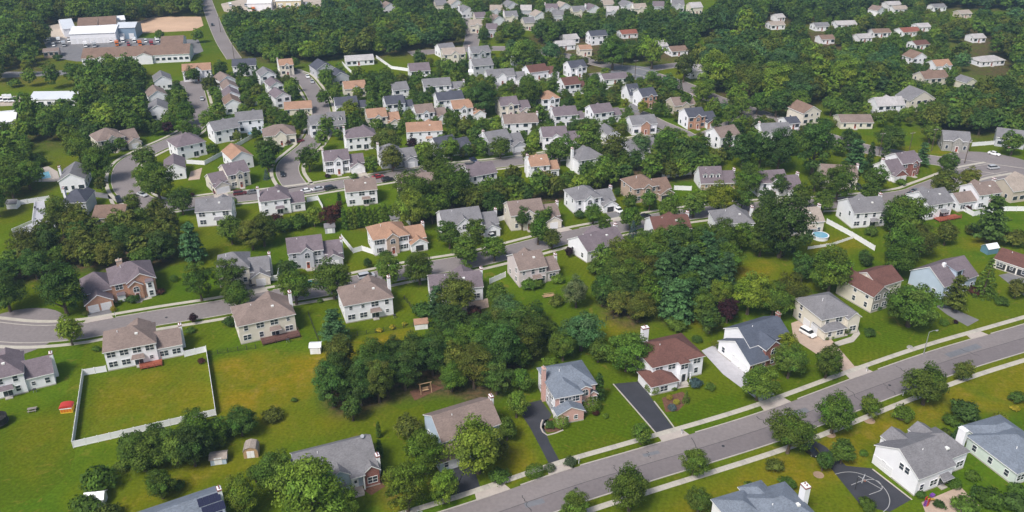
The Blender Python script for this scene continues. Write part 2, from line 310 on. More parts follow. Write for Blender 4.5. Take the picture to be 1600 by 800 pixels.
def build_ground():
    gx = np.concatenate([[-3000,-1500,-900,-620], np.arange(-480,-170,10), np.arange(-170,190,1.5), np.arange(190,500,10), [640,900,1500,3000]])
    gy = np.concatenate([[-300,-100,0,50], np.arange(84,330,1.5), np.arange(330,800,8), [900,1200,2000,4000]])
    nx, ny = len(gx), len(gy)
    X, Y = np.meshgrid(gx, gy); n = nx*ny
    co = np.zeros((n,3)); co[:,0] = X.ravel(); co[:,1] = Y.ravel()
    vz = co@_F + (-CAM_H)*_F[2]; vz = np.where(vz < 5, 5, vz)
    px = 800+FPX*co[:,0]/vz; py = 400-FPX*(co[:,1]*_U[1]-CAM_H*_U[2])/vz
    def pip(poly):
        c = np.zeros(n, bool); j = len(poly)-1
        for i in range(len(poly)):
            xi, yi = poly[i]; xj, yj = poly[j]
            cond = ((yi > py) != (yj > py)) & (px < (xj-xi)*(py-yi)/((yj-yi) if yj != yi else 1e-9)+xi)
            c ^= cond; j = i
        return c
    ch = np.zeros((n,4)); ch[:,3] = 1
    for a, p in DRY: ch[:,0] = np.maximum(ch[:,0], a*pip(p))
    for a, p in LUSH: ch[:,1] = np.maximum(ch[:,1], a*pip(p))
    for k, wd in WOODS.items():
        wp = [proj(at(x, min(y, 799), 5.0)*1.0) for x, y in wd[0]]
        base = [proj((lambda q: Vector((q.x, q.y, 0)))(at(x, y, 5.0))) for x, y in wd[0]]
        ch[:,2] = np.maximum(ch[:,2], 1.0*pip([(b[0], b[1]) for b in base]))
    for a, p in DIRTP: ch[:,2] = np.maximum(ch[:,2], a*pip(p))
    g = ch.reshape(ny, nx, 4)
    for _ in range(2):                                   # soft edges, about 3 m
        for ax in (0, 1): g = (np.roll(g,1,ax)+2*g+np.roll(g,-1,ax))/4
    me = bpy.data.meshes.new('ground')
    idx = np.arange(n).reshape(ny, nx)
    q = np.stack([idx[:-1,:-1], idx[:-1,1:], idx[1:,1:], idx[1:,:-1]], -1).reshape(-1,4)
    me.vertices.add(n); me.vertices.foreach_set('co', co.ravel())
    me.loops.add(len(q)*4); me.loops.foreach_set('vertex_index', q.ravel().astype(np.int32))
    me.polygons.add(len(q)); me.polygons.foreach_set('loop_start', np.arange(0,len(q)*4,4, dtype=np.int32)); me.polygons.foreach_set('loop_total', np.full(len(q),4,dtype=np.int32))
    me.update(calc_edges=True)
    at_ = me.color_attributes.new('zone', 'FLOAT_COLOR', 'POINT'); at_.data.foreach_set('color', g.reshape(-1,4).astype(np.float32).ravel())
    m, nd, lk, b = new_mat('grass_ground'); tc = N(nd,'ShaderNodeTexCoord'); za = N(nd,'ShaderNodeAttribute', attribute_name='zone')
    sp = N(nd,'ShaderNodeSeparateColor'); lk.new(za.outputs['Color'], sp.inputs[0])
    def noise(s, d=5, dist=0.0):
        k = N(nd,'ShaderNodeTexNoise'); k.inputs['Scale'].default_value = s; k.inputs['Detail'].default_value = d; k.inputs['Distortion'].default_value = dist
        lk.new(tc.outputs['Object'], k.inputs['Vector']); return k.outputs['Fac']
    def rng(v, a, b_):
        k = N(nd,'ShaderNodeMapRange'); k.inputs['From Min'].default_value = a; k.inputs['From Max'].default_value = b_; lk.new(v, k.inputs['Value']); return k.outputs[0]
    def mix(f, a, b_):
        k = N(nd,'ShaderNodeMix', data_type='RGBA')
        for i, v in ((6,a),(7,b_)):
            if isinstance(v, tuple): k.inputs[i].default_value = (*v,1)
            else: lk.new(v, k.inputs[i])
        if isinstance(f, float): k.inputs[0].default_value = f
        else: lk.new(f, k.inputs[0])
        return k.outputs[2]
    def mth(op, a, b_):
        k = N(nd,'ShaderNodeMath', operation=op)
        for i, v in ((0,a),(1,b_)):
            if isinstance(v, (int,float)): k.inputs[i].default_value = v
            else: lk.new(v, k.inputs[i])
        k.use_clamp = op in ('MULTIPLY',); return k.outputs[0]
    big, mid, fine = noise(.025), noise(.16,6,.6), noise(1.6,6)
    base = mix(rng(mid,.3,.7), (.054,.110,.005), (.088,.146,.008))
    base = mix(rng(big,.42,.62), base, (.108,.134,.006))
    lush = mix(rng(mid,.3,.7), (.060,.112,.004), (.088,.138,.006))
    # mowing stripes, 1.1 m wide
    wv = N(nd,'ShaderNodeTexWave'); wv.inputs['Scale'].default_value = .28; wv.inputs['Distortion'].default_value = 1.2; wv.inputs['Detail'].default_value = 1
    mp = N(nd,'ShaderNodeMapping'); mp.inputs['Rotation'].default_value = (0,0,math.radians(-64)); lk.new(tc.outputs['Object'], mp.inputs['Vector']); lk.new(mp.outputs[0], wv.inputs['Vector'])
    lush = mix(mth('MULTIPLY', rng(wv.outputs['Fac'],.3,.7), .5), lush, (.056,.088,.002))
    c = mix(sp.outputs[1], base, lush)
    # each garden its own turf: boxy lots of about 26 m, turned with the streets
    lm = N(nd,'ShaderNodeMapping'); lm.inputs['Rotation'].default_value = (0,0,math.radians(-21)); lm.inputs['Scale'].default_value = (1/24,1/34,0); lk.new(tc.outputs['Object'], lm.inputs['Vector'])
    vo = N(nd,'ShaderNodeTexVoronoi'); vo.distance = 'CHEBYCHEV'; vo.inputs['Scale'].default_value = 1.0; vo.inputs['Randomness'].default_value = .55; lk.new(lm.outputs[0], vo.inputs['Vector'])
    lc = N(nd,'ShaderNodeSeparateColor'); lk.new(vo.outputs['Color'], lc.inputs[0])
    c = mix(mth('MULTIPLY', rng(lc.outputs[0],.45,1.0), .45), c, (.108,.118,.006)); c = mix(mth('MULTIPLY', rng(lc.outputs[1],.5,1.0), .5), c, (.048,.100,.004))
    wv2 = N(nd,'ShaderNodeTexWave'); wv2.inputs['Scale'].default_value = .22; wv2.inputs['Distortion'].default_value = 2.5; mp2 = N(nd,'ShaderNodeMapping'); mp2.inputs['Rotation'].default_value = (0,0,math.radians(20)); lk.new(tc.outputs['Object'], mp2.inputs['Vector']); lk.new(mp2.outputs[0], wv2.inputs['Vector'])
    c = mix(mth('MULTIPLY', mth('MULTIPLY', rng(wv2.outputs['Fac'],.3,.7), rng(lc.outputs[2],.4,.6)), .28), c, (.060,.088,.003))
    c = mix(mth('MULTIPLY', rng(noise(.35,8,1.5),.60,.72), .5), c, (.19,.15,.03))
    dry = mix(rng(mid,.32,.68), (.150,.142,.003), (.220,.155,.010)); dry = mix(rng(noise(.5,7),.5,.75), dry, (.265,.185,.035))
    c = mix(mth('MULTIPLY', sp.outputs[0], rng(noise(.09,6,.8),.22,.58)), c, dry)
    soil = mix(rng(noise(.7,6),.35,.65), (.05,.05,.022), (.13,.085,.045))
    c = mix(mth('MULTIPLY', sp.outputs[2], rng(noise(.2,6),.2,.5)), c, soil)
    c2 = mix(rng(fine,.25,.75), (.72,.72,.72), (1.25,1.25,1.25))
    mu = N(nd,'ShaderNodeMix', data_type='RGBA'); mu.blend_type = 'MULTIPLY'; mu.inputs[0].default_value = 1.0; lk.new(c, mu.inputs[6]); lk.new(c2, mu.inputs[7])
    lk.new(mu.outputs[2], b.inputs['Base Color']); b.inputs['Roughness'].default_value = 1.0; b.inputs['Specular IOR Level'].default_value = 0
    bp = N(nd,'ShaderNodeBump'); bp.inputs['Strength'].default_value = .7; bp.inputs['Distance'].default_value = .12; lk.new(noise(5,4), bp.inputs['Height']); lk.new(bp.outputs['Normal'], b.inputs['Normal'])
    me.materials.append(m)
    tag(inst('ground', me), kind='structure')
build_ground()

# ================================================================ roads
ROAD_PTS = []                                            # sampled centre points with half widths, for keeping trees off
def smooth(pts, step=3.0):
    P = [Vector((p.x, p.y, 0)) for p in pts]; P = [P[0]*2-P[1]] + P + [P[-1]*2-P[-2]]; out = []
    for i in range(1, len(P)-2):
        n = max(2, int((P[i+1]-P[i]).length/step))
        for k in range(n):
            t = k/n; a, b, c, d = P[i-1], P[i], P[i+1], P[i+2]
            out.append(.5*((2*b)+(c-a)*t+(2*a-5*b+4*c-d)*t*t+(3*b-a-3*c+d)*t**3))
    out.append(P[-2]); return out
def offs(line, d):
    out = []
    for i, p in enumerate(line):
        a = line[max(0,i-1)]; b = line[min(len(line)-1,i+1)]; t = (b-a).normalized()
        out.append(p+Vector((-t.y, t.x, 0))*d)
    return out
def strip(name, line, d0, d1, z0, z1, mat, kind='structure', gaps=()):
    A, B = offs(line, d0), offs(line, d1); mb = MB()
    for i in range(len(line)-1):
        if any(g0 <= i < g1 for g0, g1 in gaps): continue
        q = [A[i], A[i+1], B[i+1], B[i]]
        if d1 < d0: pass
        else: q = [A[i], A[i+1], B[i+1], B[i]]
        if z1-z0 < .02: mb.quad([(p.x,p.y,z1) for p in q])
        else: mb.slab([(p.x,p.y,z1) for p in q], z1-z0)
    o = mb.build(name, mat); tag(o, kind=kind); return o
def near_any(p, clears):
    return any(inside(c, p.x, p.y) for c in clears)
CLEAR = []                                               # driveway aprons that cut kerb and verge
def apron_px(pts): CLEAR.append([(at(x,y).x, at(x,y).y) for x, y in pts])
def road_apron(px, at_px, side, width, road_w, verge, z=.088):
    """concrete crossover from the kerb to the walk, square to the road"""
    line = smooth([at(x,y) for x, y in px], 1.0); c = at(*at_px); i = min(range(1, len(line)-1), key=lambda k: (line[k]-c).length); t = (line[i+1]-line[i-1]).normalized(); n = Vector((-t.y,t.x,0))*side
    a, b = road_w/2-.05, road_w/2+verge+.02; o = line[i]
    q = [o+t*(-width/2-.5)+n*a, o+t*(width/2+.5)+n*a, o+t*width/2+n*b, o-t*width/2+n*b]
    CLEAR.append([(p.x,p.y) for p in (o-t*width*.5+n*(a-1), o+t*width*.5+n*(a-1), o+t*width*.5+n*(b+1), o-t*width*.5+n*(b+1))])
    mb = MB(); q = q if side > 0 else q[::-1]; mb.slab([(p.x,p.y,z) for p in q], .08); tag(mb.build('driveway_apron', 'apron_concrete'), kind='structure')
FRONT_PX = [(640,846),(760,807),(900,758),(1017,723),(1200,667),(1365,605),(1480,564),(1600,528),(1720,492)]
MID_PX = [(-60,512),(40,522),(120,518),(180,508),(250,496),(345,481),(430,464),(530,447),(640,424),(750,405),(885,371),(960,356),(1017,344),(1090,333),(1180,324),(1307,317),(1412,306),(1450,294),(1510,272),(1560,262)]
for p, w_ in (((884,745),4.6),((1056,688),6.0),((1204,628),7.0),((1340,584),6.5),((780,786),6.5),((1502,508),5.0)): road_apron(FRONT_PX, p, 1, w_, 9.6, 1.9)
for p, w_ in (((1254,690),5.0),): road_apron(FRONT_PX, p, -1, w_, 9.6, 1.9)
for p, w_ in (((155,503),6.5),((400,460),6.0),((884,367),5.5),((972,346),5.0)): road_apron(MID_PX, p, 1, w_, 8.4, 1.5)
def road(name, px, width, mat='asphalt', walks=(1,1), kerb=True, z=.012, walk_slabs=False, verge=1.5, label=None):
    line = smooth([at(x,y) for x, y in px]); h = width/2
    for p in line: ROAD_PTS.append((p.x, p.y, h+ (2.6 if any(walks) else .6)))
    mb = MB(); A, B = offs(line, h), offs(line, -h)
    for i in range(len(line)-1): mb.quad([(p.x,p.y,z) for p in (B[i],B[i+1],A[i+1],A[i])])
    r = mb.build(name, mat); tag(r, kind='structure')
    for sgn, wk in ((1,walks[0]),(-1,walks[1])):
        if kerb:
            ko = offs(line, sgn*(h+.1)); gaps = [(i,i+1) for i in range(len(line)-1) if near_any(ko[i], CLEAR)]
            a, b = (h-.02, h+.24)
            tag(strip('kerb', line, sgn*b if sgn>0 else sgn*a, sgn*a if sgn>0 else sgn*b, 0, .13, 'concrete', gaps=gaps), kind='structure')
        if wk and not walk_slabs:
            a, b = h+verge, h+verge+1.35
            strip('sidewalk', line, sgn*b if sgn>0 else sgn*a, sgn*a if sgn>0 else sgn*b, 0, .07, 'walk_concrete')
        if wk and walk_slabs:
            a, b = h+verge, h+verge+1.5
            root = tag(empty('sidewalk', line[0]), kind='structure')
            # slabs of 1.5 m with open joints
            off = offs(smooth([at(x,y) for x, y in px], .5), sgn*(a+b)/2); acc = [0.0]
            for p, q in zip(off[:-1], off[1:]): acc.append(acc[-1]+(q-p).length)
            base = MB(); base.box(-.745, .745, -.7, .7, -.05, .075); sm = base.mesh('slab', ['walk_concrete'])
            bb = MB(); bb.box(-.745, .745, -.7, .7, -.05, .069); sm2 = bb.mesh('slab', ['walk_concrete_worn'])
            d = .75; i = 0; cnt = 0
            while d < acc[-1]-.8:
                while acc[i+1] < d: i += 1
                t = (off[i+1]-off[i]).normalized(); o = off[i].lerp(off[i+1], (d-acc[i])/(acc[i+1]-acc[i])); q = proj(o)
                if -60 < q[0] < 1660 and q[1] < 860: inst('slab', sm2 if cnt % 5 == 2 else sm, root, o-line[0], math.atan2(t.y, t.x))
                d += 1.5; cnt += 1
    return r, line
r1, FRONT = road('road', FRONT_PX, 9.6, walks=(1,1), walk_slabs=True, verge=1.9)
# the far lane is a paler strip of the same worn asphalt
strip('road_lane', FRONT, -.06, -4.7, 0.0, .016, 'asphalt_lane')
_, MID = road('road', MID_PX, 8.4, walks=(1,1), verge=1.5)
LOOP_PX = [(303,134),(309,160),(312,182),(300,203),(272,219),(238,234),(203,253),(193,275),(200,298),(226,316),(262,322),(325,313),(400,306),(475,297),(525,289),(600,278),(640,271),(712,262),(775,256),(815,251),(870,243),(940,232),(1000,220),(1066,208)]
road('road', LOOP_PX, 8.4, walks=(1,1), verge=1.2)
road('road', [(463,293),(450,272),(452,255),(470,238),(484,226),(497,205),(502,185),(498,160),(486,138),(468,118),(446,113)], 8.4, walks=(1,1), verge=1.2)
road('road', [(315,-20),(323,3),(336,38),(349,66),(366,92)], 8.0, mat='asphalt', walks=(0,0), kerb=True)
road('road', [(640,84),(690,80),(790,76),(885,88),(940,100),(1000,113),(1040,124),(1078,138),(1120,156),(1180,176),(1230,194),(1290,214),(1350,232),(1430,246),(1540,262),(1640,276)], 11.0, mat='asphalt', walks=(0,0), kerb=True)
road('road', [(996,112),(1040,104),(1100,98),(1180,96)], 9.0, walks=(0,0), z=.017)
road('road', [(735,74),(738,55),(730,36),(718,22)], 9.0, walks=(0,0), z=.017)
road('road', [(980,112),(935,117),(890,124),(840,130),(770,136)], 8.0, walks=(1,0), z=.017)
road('road', [(760,190),(847,182),(920,180),(985,174),(1030,193),(1066,208),(1090,216),(1140,196),(1182,178)], 8.0, walks=(0,1), z=.017)
def disc(name, px, r, mat, z=.02, n=28, ry=None):
    c = at(*px); mb = MB(); mb.quad([(c.x+r*math.cos(2*math.pi*k/n), c.y+(ry or r)*math.sin(2*math.pi*k/n), z) for k in range(n)])
    o = mb.build(name, mat); tag(o, kind='structure'); ROAD_PTS.append((c.x, c.y, r+1)); return o
disc('turning_circle', (303,131), 10, 'asphalt'); disc('turning_circle', (447,114), 10, 'asphalt'); disc('junction', (985,113), 15, 'asphalt_new', z=.022); disc('junction', (1552,264), 20, 'asphalt', z=.022)
disc('turning_circle', (20,520), 13, 'asphalt', z=.024)

def patch(name, px, mat, z=.03, th=0.0):
    pts = [at(x,y) for x, y in px]
    if name == 'driveway':                                # a driveway stops at the outer edge of the walk
        for L, lim in ((FRONT, 4.8+1.9+1.46), (MID, 4.2+1.5+1.3)):
            for i, p in enumerate(pts):
                k = min(range(1, len(L)-1), key=lambda j: (L[j]-p).length); d = p-L[k]; t = (L[k+1]-L[k-1]).normalized(); n = Vector((-t.y,t.x,0)); sd_ = d.dot(n)
                if abs(sd_) < lim and d.length < 14: pts[i] = p+n*(math.copysign(lim, sd_)-sd_)
    a = sum(pts[i].x*pts[(i+1)%len(pts)].y-pts[(i+1)%len(pts)].x*pts[i].y for i in range(len(pts)))
    if a < 0: pts.reverse()
    mb = MB(); top = [(p.x,p.y,z) for p in pts]
    if th: mb.slab(top, th)
    else: mb.quad(top)
    o = mb.build(name, mat); tag(o, kind='structure')
    c = sum(pts, Vector())/len(pts); ROAD_PTS.append((c.x, c.y, max((p-c).length for p in pts)*.7))
    return o
# tar-sealed cracks across the front road, each its own strip
def crack(px0, px1, k):
    a, b = at(*px0), at(*px1); mb = MB(); n = 9; rr = random.Random(k); nx = Vector((b.y-a.y, a.x-b.x, 0)).normalized(); prev = None
    for i in range(n+1):
        p = a.lerp(b, i/n) + nx*rr.uniform(-.35,.35)*(0 < i < n)
        wd = rr.uniform(.06,.12)
        cur = (p-nx*wd, p+nx*wd)
        if prev: mb.quad([(q.x,q.y,.020) for q in (prev[0],prev[1],cur[1],cur[0])])
        prev = cur
    tag(mb.build('road_crack', 'crack_tar'), kind='structure')
for k, (a, b) in enumerate([((1080,684),(1107,728)),((816,774),(830,800)),((958,727),(970,744)),((1320,604),(1352,632)),((1380,600),(1402,618)),((1182,650),(1210,672)),((1400,572),(1426,590)),((1226,634),(1250,652)),((1260,660),(1290,656)),((1010,705),(1016,716)),((1500,545),(1530,556))]): crack(a, b, k)
tag(strip('road_seam', FRONT, .06, -.06, 0, .0195, 'crack_tar'), kind='structure')

# driveways, walks and patios
patch('driveway', [(825,630),(845,625),(862,648),(850,668),(858,690),(887,737),(871,742),(845,700),(828,668),(815,648)], 'driveway_black')
patch('driveway', [(958,600),(1000,596),(1030,640),(1062,680),(1037,691),(1000,648)], 'driveway_black')
patch('driveway', [(697,722),(735,716),(760,776),(720,800),(712,780)], 'driveway_black')
patch('driveway', [(1096,548),(1128,534),(1160,575),(1170,590),(1210,616),(1188,628),(1130,585)], 'paver_gray')
patch('driveway', [(1236,505),(1256,498),(1290,520),(1335,572),(1350,578),(1330,588),(1280,556),(1240,530)], 'paver_tan')
patch('driveway', [(1462,478),(1476,476),(1530,500),(1512,510),(1480,492)], 'driveway_gray')
patch('driveway', [(135,474),(174,470),(174,496),(136,503)], 'driveway_gray')
patch('driveway', [(380,437),(412,434),(416,456),(384,460)], 'driveway_gray')
patch('driveway', [(860,352),(874,348),(892,362),(872,368)], 'driveway_gray'); patch('driveway', [(945,332),(966,326),(980,340),(962,346)], 'driveway_gray')
patch('driveway', [(1296,729),(1276,700),(1252,686),(1262,680),(1290,698),(1322,728),(1362,732),(1425,780),(1390,800),(1345,790)], 'driveway_black')
patch('driveway', [(1560,430),(1600,422),(1640,440),(1640,470),(1600,462)], 'driveway_gray')
patch('driveway', [(330,292),(352,290),(358,310),(336,312)], 'apron_concrete'); patch('driveway', [(122,292),(134,290),(150,300),(178,304),(180,312),(150,308),(128,300)], 'driveway_gray')
patch('driveway', [(556,268),(570,266),(578,278),(562,280)], 'apron_concrete'); patch('driveway', [(632,258),(655,256),(660,268),(638,268)], 'driveway_black'); patch('driveway', [(722,250),(744,247),(750,256),(728,258)], 'driveway_black'); patch('driveway', [(800,238),(822,236),(826,244),(806,248)], 'driveway_gray')
patch('driveway', [(1428,284),(1440,280),(1446,294),(1432,298)], 'driveway_gray'); patch('driveway', [(980,162),(1000,160),(1000,176),(980,176)], 'driveway_gray')
patch('patio', [(1440,785),(1500,760),(1530,790),(1480,815),(1450,812)], 'paver_tan'); patch('patio', [(690,484),(720,472),(762,466),(764,480),(700,496)], 'paver_tan')
patch('patio', [(298,268),(316,262),(312,280),(294,282)], 'paver_tan'); patch('patio', [(1000,590),(1030,604),(1060,598),(1078,604),(1020,614),(996,598)], 'apron_concrete')
patch('path', [(868,652),(900,640),(910,628),(914,634),(905,646),(872,658)], 'concrete'); patch('path', [(1300,536),(1330,526),(1340,512),(1344,522),(1334,534),(1306,542)], 'concrete'); patch('path', [(172,298),(178,316),(180,320),(173,318),(168,306)], 'concrete')
patch('path', [(218,466),(234,462),(238,466),(222,470)], 'concrete'); patch('path', [(474,418),(484,415),(520,418),(522,421),(480,424)], 'concrete'); patch('path', [(546,768),(566,764),(568,772),(552,776)], 'apron_concrete')
patch('mulch_bed', [(566,764),(594,748),(602,760),(580,774)], 'mulch'); patch('mulch_bed', [(846,668),(852,656),(872,652),(884,666),(872,674),(856,676)], 'mulch'); patch('mulch_bed', [(1034,622),(1066,612),(1078,622),(1060,642),(1040,644)], 'mulch')
patch('mulch_bed', [(1370,695),(1386,684),(1400,690),(1384,700)], 'mulch'); patch('mulch_bed', [(648,626),(692,606),(676,600),(640,612)], 'mulch', z=.034)
for p, r in (((1358,657),1.3),((1408,651),1.5),((1297,679),1.2),((1279,742),1.1)): disc('mulch_ring', p, r, 'bare_dirt', z=.03)
# yards of the works in the far corner
patch('work_yard', [(66,60),(110,52),(180,58),(310,62),(318,80),(290,92),(120,96),(80,90)], 'driveway_gray', z=.02); patch('dirt_yard', [(212,34),(240,26),(314,26),(318,40),(300,48),(220,52)], 'sand_yard', z=.024)
patch('dirt_yard', [(345,6),(398,-6),(500,-8),(505,14),(470,26),(400,28),(350,18)], 'gravel_yard', z=.02); patch('work_yard', [(0,112),(60,112),(130,108),(130,116),(0,122)], 'driveway_gray', z=.02); patch('work_yard', [(75,40),(100,36),(105,60),(80,58)], 'gravel_yard', z=.028)
patch('gravel_yard', [(0,150),(30,150),(44,164),(0,166)], 'gravel_yard', z=.02)

def edging(px, mat='concrete', w=.3): strip('driveway_edging', smooth([at(x,y) for x, y in px], 1.5), w/2, -w/2, 0, .07, mat)
edging([(958,600),(1000,648),(1037,691)]); edging([(1022,627),(1040,650),(1062,680)]); edging([(1363,733),(1425,781)], 'apron_concrete'); edging([(848,656),(845,668),(855,680),(880,672)], 'apron_concrete', .35)
for x, y, r in ((598,112,20),(575,115,16),(612,118,14),(1000,112,18),(960,114,12),(1030,108,12),(940,112,10),(1480,222,12),(1440,225,14),(1400,228,14),(1225,188,12),(1110,152,9),(1150,166,9),(1200,186,9)): q = at(x,y); ROAD_PTS.append((q.x,q.y,r))

for k, (x, y) in enumerate(((1130,697),(900,763),(1390,602),(640,428),(260,496))):
    q = at(x,y); m_ = MB(); m_.cyl((0,0,0),(0,0,.03),.34,.34,16); tag(m_.build('manhole_cover', 'metal_dark', None, (q.x,q.y,.012)), kind='structure')
for a, b, wd in (((1225,650),(1262,640),1.6),((1480,556),(1530,540),1.9),((820,790),(850,782),1.4),((1005,712),(1030,706),1.0)):
    p, q = at(*a), at(*b); t = (q-p).normalized(); n = Vector((-t.y,t.x,0))*wd/2; m_ = MB(); m_.quad([(v.x,v.y,.0185) for v in (p-n,q-n,q+n,p+n)]); tag(m_.build('road_patch', 'asphalt_new'), kind='structure')
# ================================================================ house kit
def window_meshes(w, h, muntin=True):
    f = MB(); t = .09
    f.box(-w/2-t, w/2+t, -.07, 0, h/2, h/2+t); f.box(-w/2-t, w/2+t, -.09, 0, -h/2-t, -h/2)
    f.box(-w/2-t, -w/2, -.07, 0, -h/2, h/2); f.box(w/2, w/2+t, -.07, 0, -h/2, h/2)
    f.box(-w/2, w/2, -.055, 0, -.03, .03)
    if w > 1.3: f.box(-.05, .05, -.06, 0, -h/2, h/2)
    p = MB(); p.box(-w/2, w/2, -.03, 0, -h/2, h/2)
    return f.mesh('window', ['trim']), p.mesh('pane', ['glass'])
WIN = {k: window_meshes(*k) for k in ((1.0,1.45), (1.9,1.45), (.8,1.0), (1.7,1.3))}
def far_window(w, h):
    f = MB(); f.box(-w/2-.1, w/2+.1, -.05, 0, -h/2-.1, h/2+.1, 0); f.box(-w/2, w/2, -.08, 0, -h/2, h/2, 1)
    return f.mesh('window', ['trim','glass'])
FWIN = {k: far_window(*k) for k in WIN}
def arch_window():
    f = MB(); p = MB(); n = 10; r = .75
    pr = [(-r,-.9),(r,-.9)] + [(r*math.cos(math.pi*k/n), r*math.sin(math.pi*k/n)) for k in range(n+1)]
    q = [(x*1.14, z*1.1) for x, z in pr]
    f.prism(q, -.05, 0); p.prism(pr, -.07, 0); f.box(-.04,.04,-.085,0,-.9,.75); f.box(-r,r,-.085,0,-.04,.04)
    return f.mesh('arched_window', ['trim']), p.mesh('pane', ['glass'])
ARCH = arch_window()
def door_mesh(mat):
    f = MB(); f.box(-.62,.62,-.06,0,0,2.25,0); f.box(-.46,.46,-.10,0,0,2.1,1); f.box(-.28,.28,-.115,0,1.2,1.9,2)
    return f.mesh('door', ['trim', mat, 'glass'])
DOORS = {k: door_mesh(k) for k in ('wood_red', 'trim', 'metal_dark', 'wood_tan')}
def slider_mesh():
    f = MB(); f.box(-1.05,1.05,-.06,0,0,2.2,0); f.box(-.95,-.04,-.09,0,.1,2.08,1); f.box(.04,.95,-.08,0,.1,2.08,1); return f.mesh('sliding_door', ['trim','glass'])
SLIDER = slider_mesh()
def garage_mesh(w, open_=False):
    f = MB(); f.box(-w/2-.1, w/2+.1, -.05, 0, 2.2, 2.32, 0); f.box(-w/2-.1,-w/2,-.05,0,0,2.2,0); f.box(w/2,w/2+.1,-.05,0,0,2.2,0)
    if open_: f.box(-w/2, w/2, -.02, 0, 0, 2.2, 2)  # open bay: flat dark sheet stands in for the shaded interior
    else:
        for k in range(4): f.box(-w/2, w/2, -.045, 0, k*.55+.02, k*.55+.53, 1)
    return f.mesh('garage_door', ['trim','garage_white','metal_dark'])
GAR = {(w, o): garage_mesh(w, o) for w in (2.5, 4.6) for o in (False, True)}
def shutter_mesh():
    f = MB(); f.box(-.19,.19,-.06,0,-.75,.75); return f.mesh('shutter', ['metal_dark'])
SHUT = shutter_mesh()

HOUSES = []                                              # world centre, radius, screen box
class Blk:
    def __init__(s, x0, x1, y0, y1, ez, roof='gx', pitch=.55, wm=0, fm=None, win=True, oh=.35, storeys=None):
        s.x0, s.x1, s.y0, s.y1, s.ez, s.roof, s.p, s.wm, s.fm, s.win, s.oh = x0, x1, y0, y1, ez, roof, pitch, wm, fm, win, oh
        s.st = storeys or (2 if ez > 4.6 else 1)
    def ridge(s):
        d = (s.y1-s.y0) if s.roof[1] == 'x' else (s.x1-s.x0)
        return s.ez + d/2*s.p
def wall_geo(mb, b):
    z1 = b.ez; x0, x1, y0, y1 = b.x0, b.x1, b.y0, b.y1; w = b.wm; f = b.fm if b.fm is not None else w; rz = b.ridge()
    if b.roof == 'gx':
        ym = (y0+y1)/2
        mb.quad([(x0,y0,0),(x1,y0,0),(x1,y0,z1),(x0,y0,z1)], f); mb.quad([(x1,y1,0),(x0,y1,0),(x0,y1,z1),(x1,y1,z1)], w)
        mb.quad([(x1,y0,0),(x1,y1,0),(x1,y1,z1),(x1,ym,rz),(x1,y0,z1)], w); mb.quad([(x0,y1,0),(x0,y0,0),(x0,y0,z1),(x0,ym,rz),(x0,y1,z1)], w)
    elif b.roof == 'gy':
        xm = (x0+x1)/2
        mb.quad([(x0,y0,0),(x1,y0,0),(x1,y0,z1),(xm,y0,rz),(x0,y0,z1)], f); mb.quad([(x1,y1,0),(x0,y1,0),(x0,y1,z1),(xm,y1,rz),(x1,y1,z1)], w)
        mb.quad([(x1,y0,0),(x1,y1,0),(x1,y1,z1),(x1,y0,z1)], w); mb.quad([(x0,y1,0),(x0,y0,0),(x0,y0,z1),(x0,y1,z1)], w)
    else:
        mb.box(x0,x1,y0,y1,0,z1,w)
        if f != w: mb.m[-4] = f
def roof_geo(mb, b, th=.2):
    o = b.oh; x0, x1, y0, y1, z = b.x0, b.x1, b.y0, b.y1, b.ez; p = b.p; up = th*math.sqrt(1+p*p)
    if b.roof == 'gx':
        ym = (y0+y1)/2; rz = b.ridge()+up; ez = z-o*p+up; g = .25
        mb.slab([(x0-g,y0-o,ez),(x1+g,y0-o,ez),(x1+g,ym,rz),(x0-g,ym,rz)], up, 0, 1)
        mb.slab([(x0-g,ym,rz),(x1+g,ym,rz),(x1+g,y1+o,ez),(x0-g,y1+o,ez)], up, 0, 1)
    elif b.roof == 'gy':
        xm = (x0+x1)/2; rz = b.ridge()+up; ez = z-o*p+up; g = .25
        mb.slab([(x0-o,y1+.0,ez),(x0-o,y0-g,ez),(xm,y0-g,rz),(xm,y1+.0,rz)], up, 0, 1)
        mb.slab([(xm,y1+.0,rz),(xm,y0-g,rz),(x1+o,y0-g,ez),(x1+o,y1+.0,ez)], up, 0, 1)
    else:
        X0, X1, Y0, Y1 = x0-o, x1+o, y0-o, y1+o; zb = z-.14; zt = z+.06; i = len(mb.v)
        hx = b.roof == 'hx'
        dd = ((Y1-Y0) if hx else (X1-X0))/2; rz = zt+dd*p
        ins = min(dd*.95, ((X1-X0) if hx else (Y1-Y0))*.48)
        if hx: r0, r1 = (X0+ins,(Y0+Y1)/2,rz), (X1-ins,(Y0+Y1)/2,rz)
        else: r0, r1 = ((X0+X1)/2,Y0+ins,rz), ((X0+X1)/2,Y1-ins,rz)
        c = [(X0,Y0),(X1,Y0),(X1,Y1),(X0,Y1)]
        mb.v += [(a,b_,zb) for a,b_ in c] + [(a,b_,zt) for a,b_ in c] + [r0, r1]
        F = [((3,2,1,0),1)] + [((k,(k+1)%4,4+(k+1)%4,4+k),1) for k in range(4)]
        if hx: F += [((4,5,9,8),0),((5,6,9),0),((6,7,8,9),0),((7,4,8),0)]
        else: F += [((4,5,8),0),((5,6,9,8),0),((6,7,9),0),((7,4,8,9),0)]
        for f, m_ in F: mb.f.append(tuple(i+k for k in f)); mb.m.append(m_)
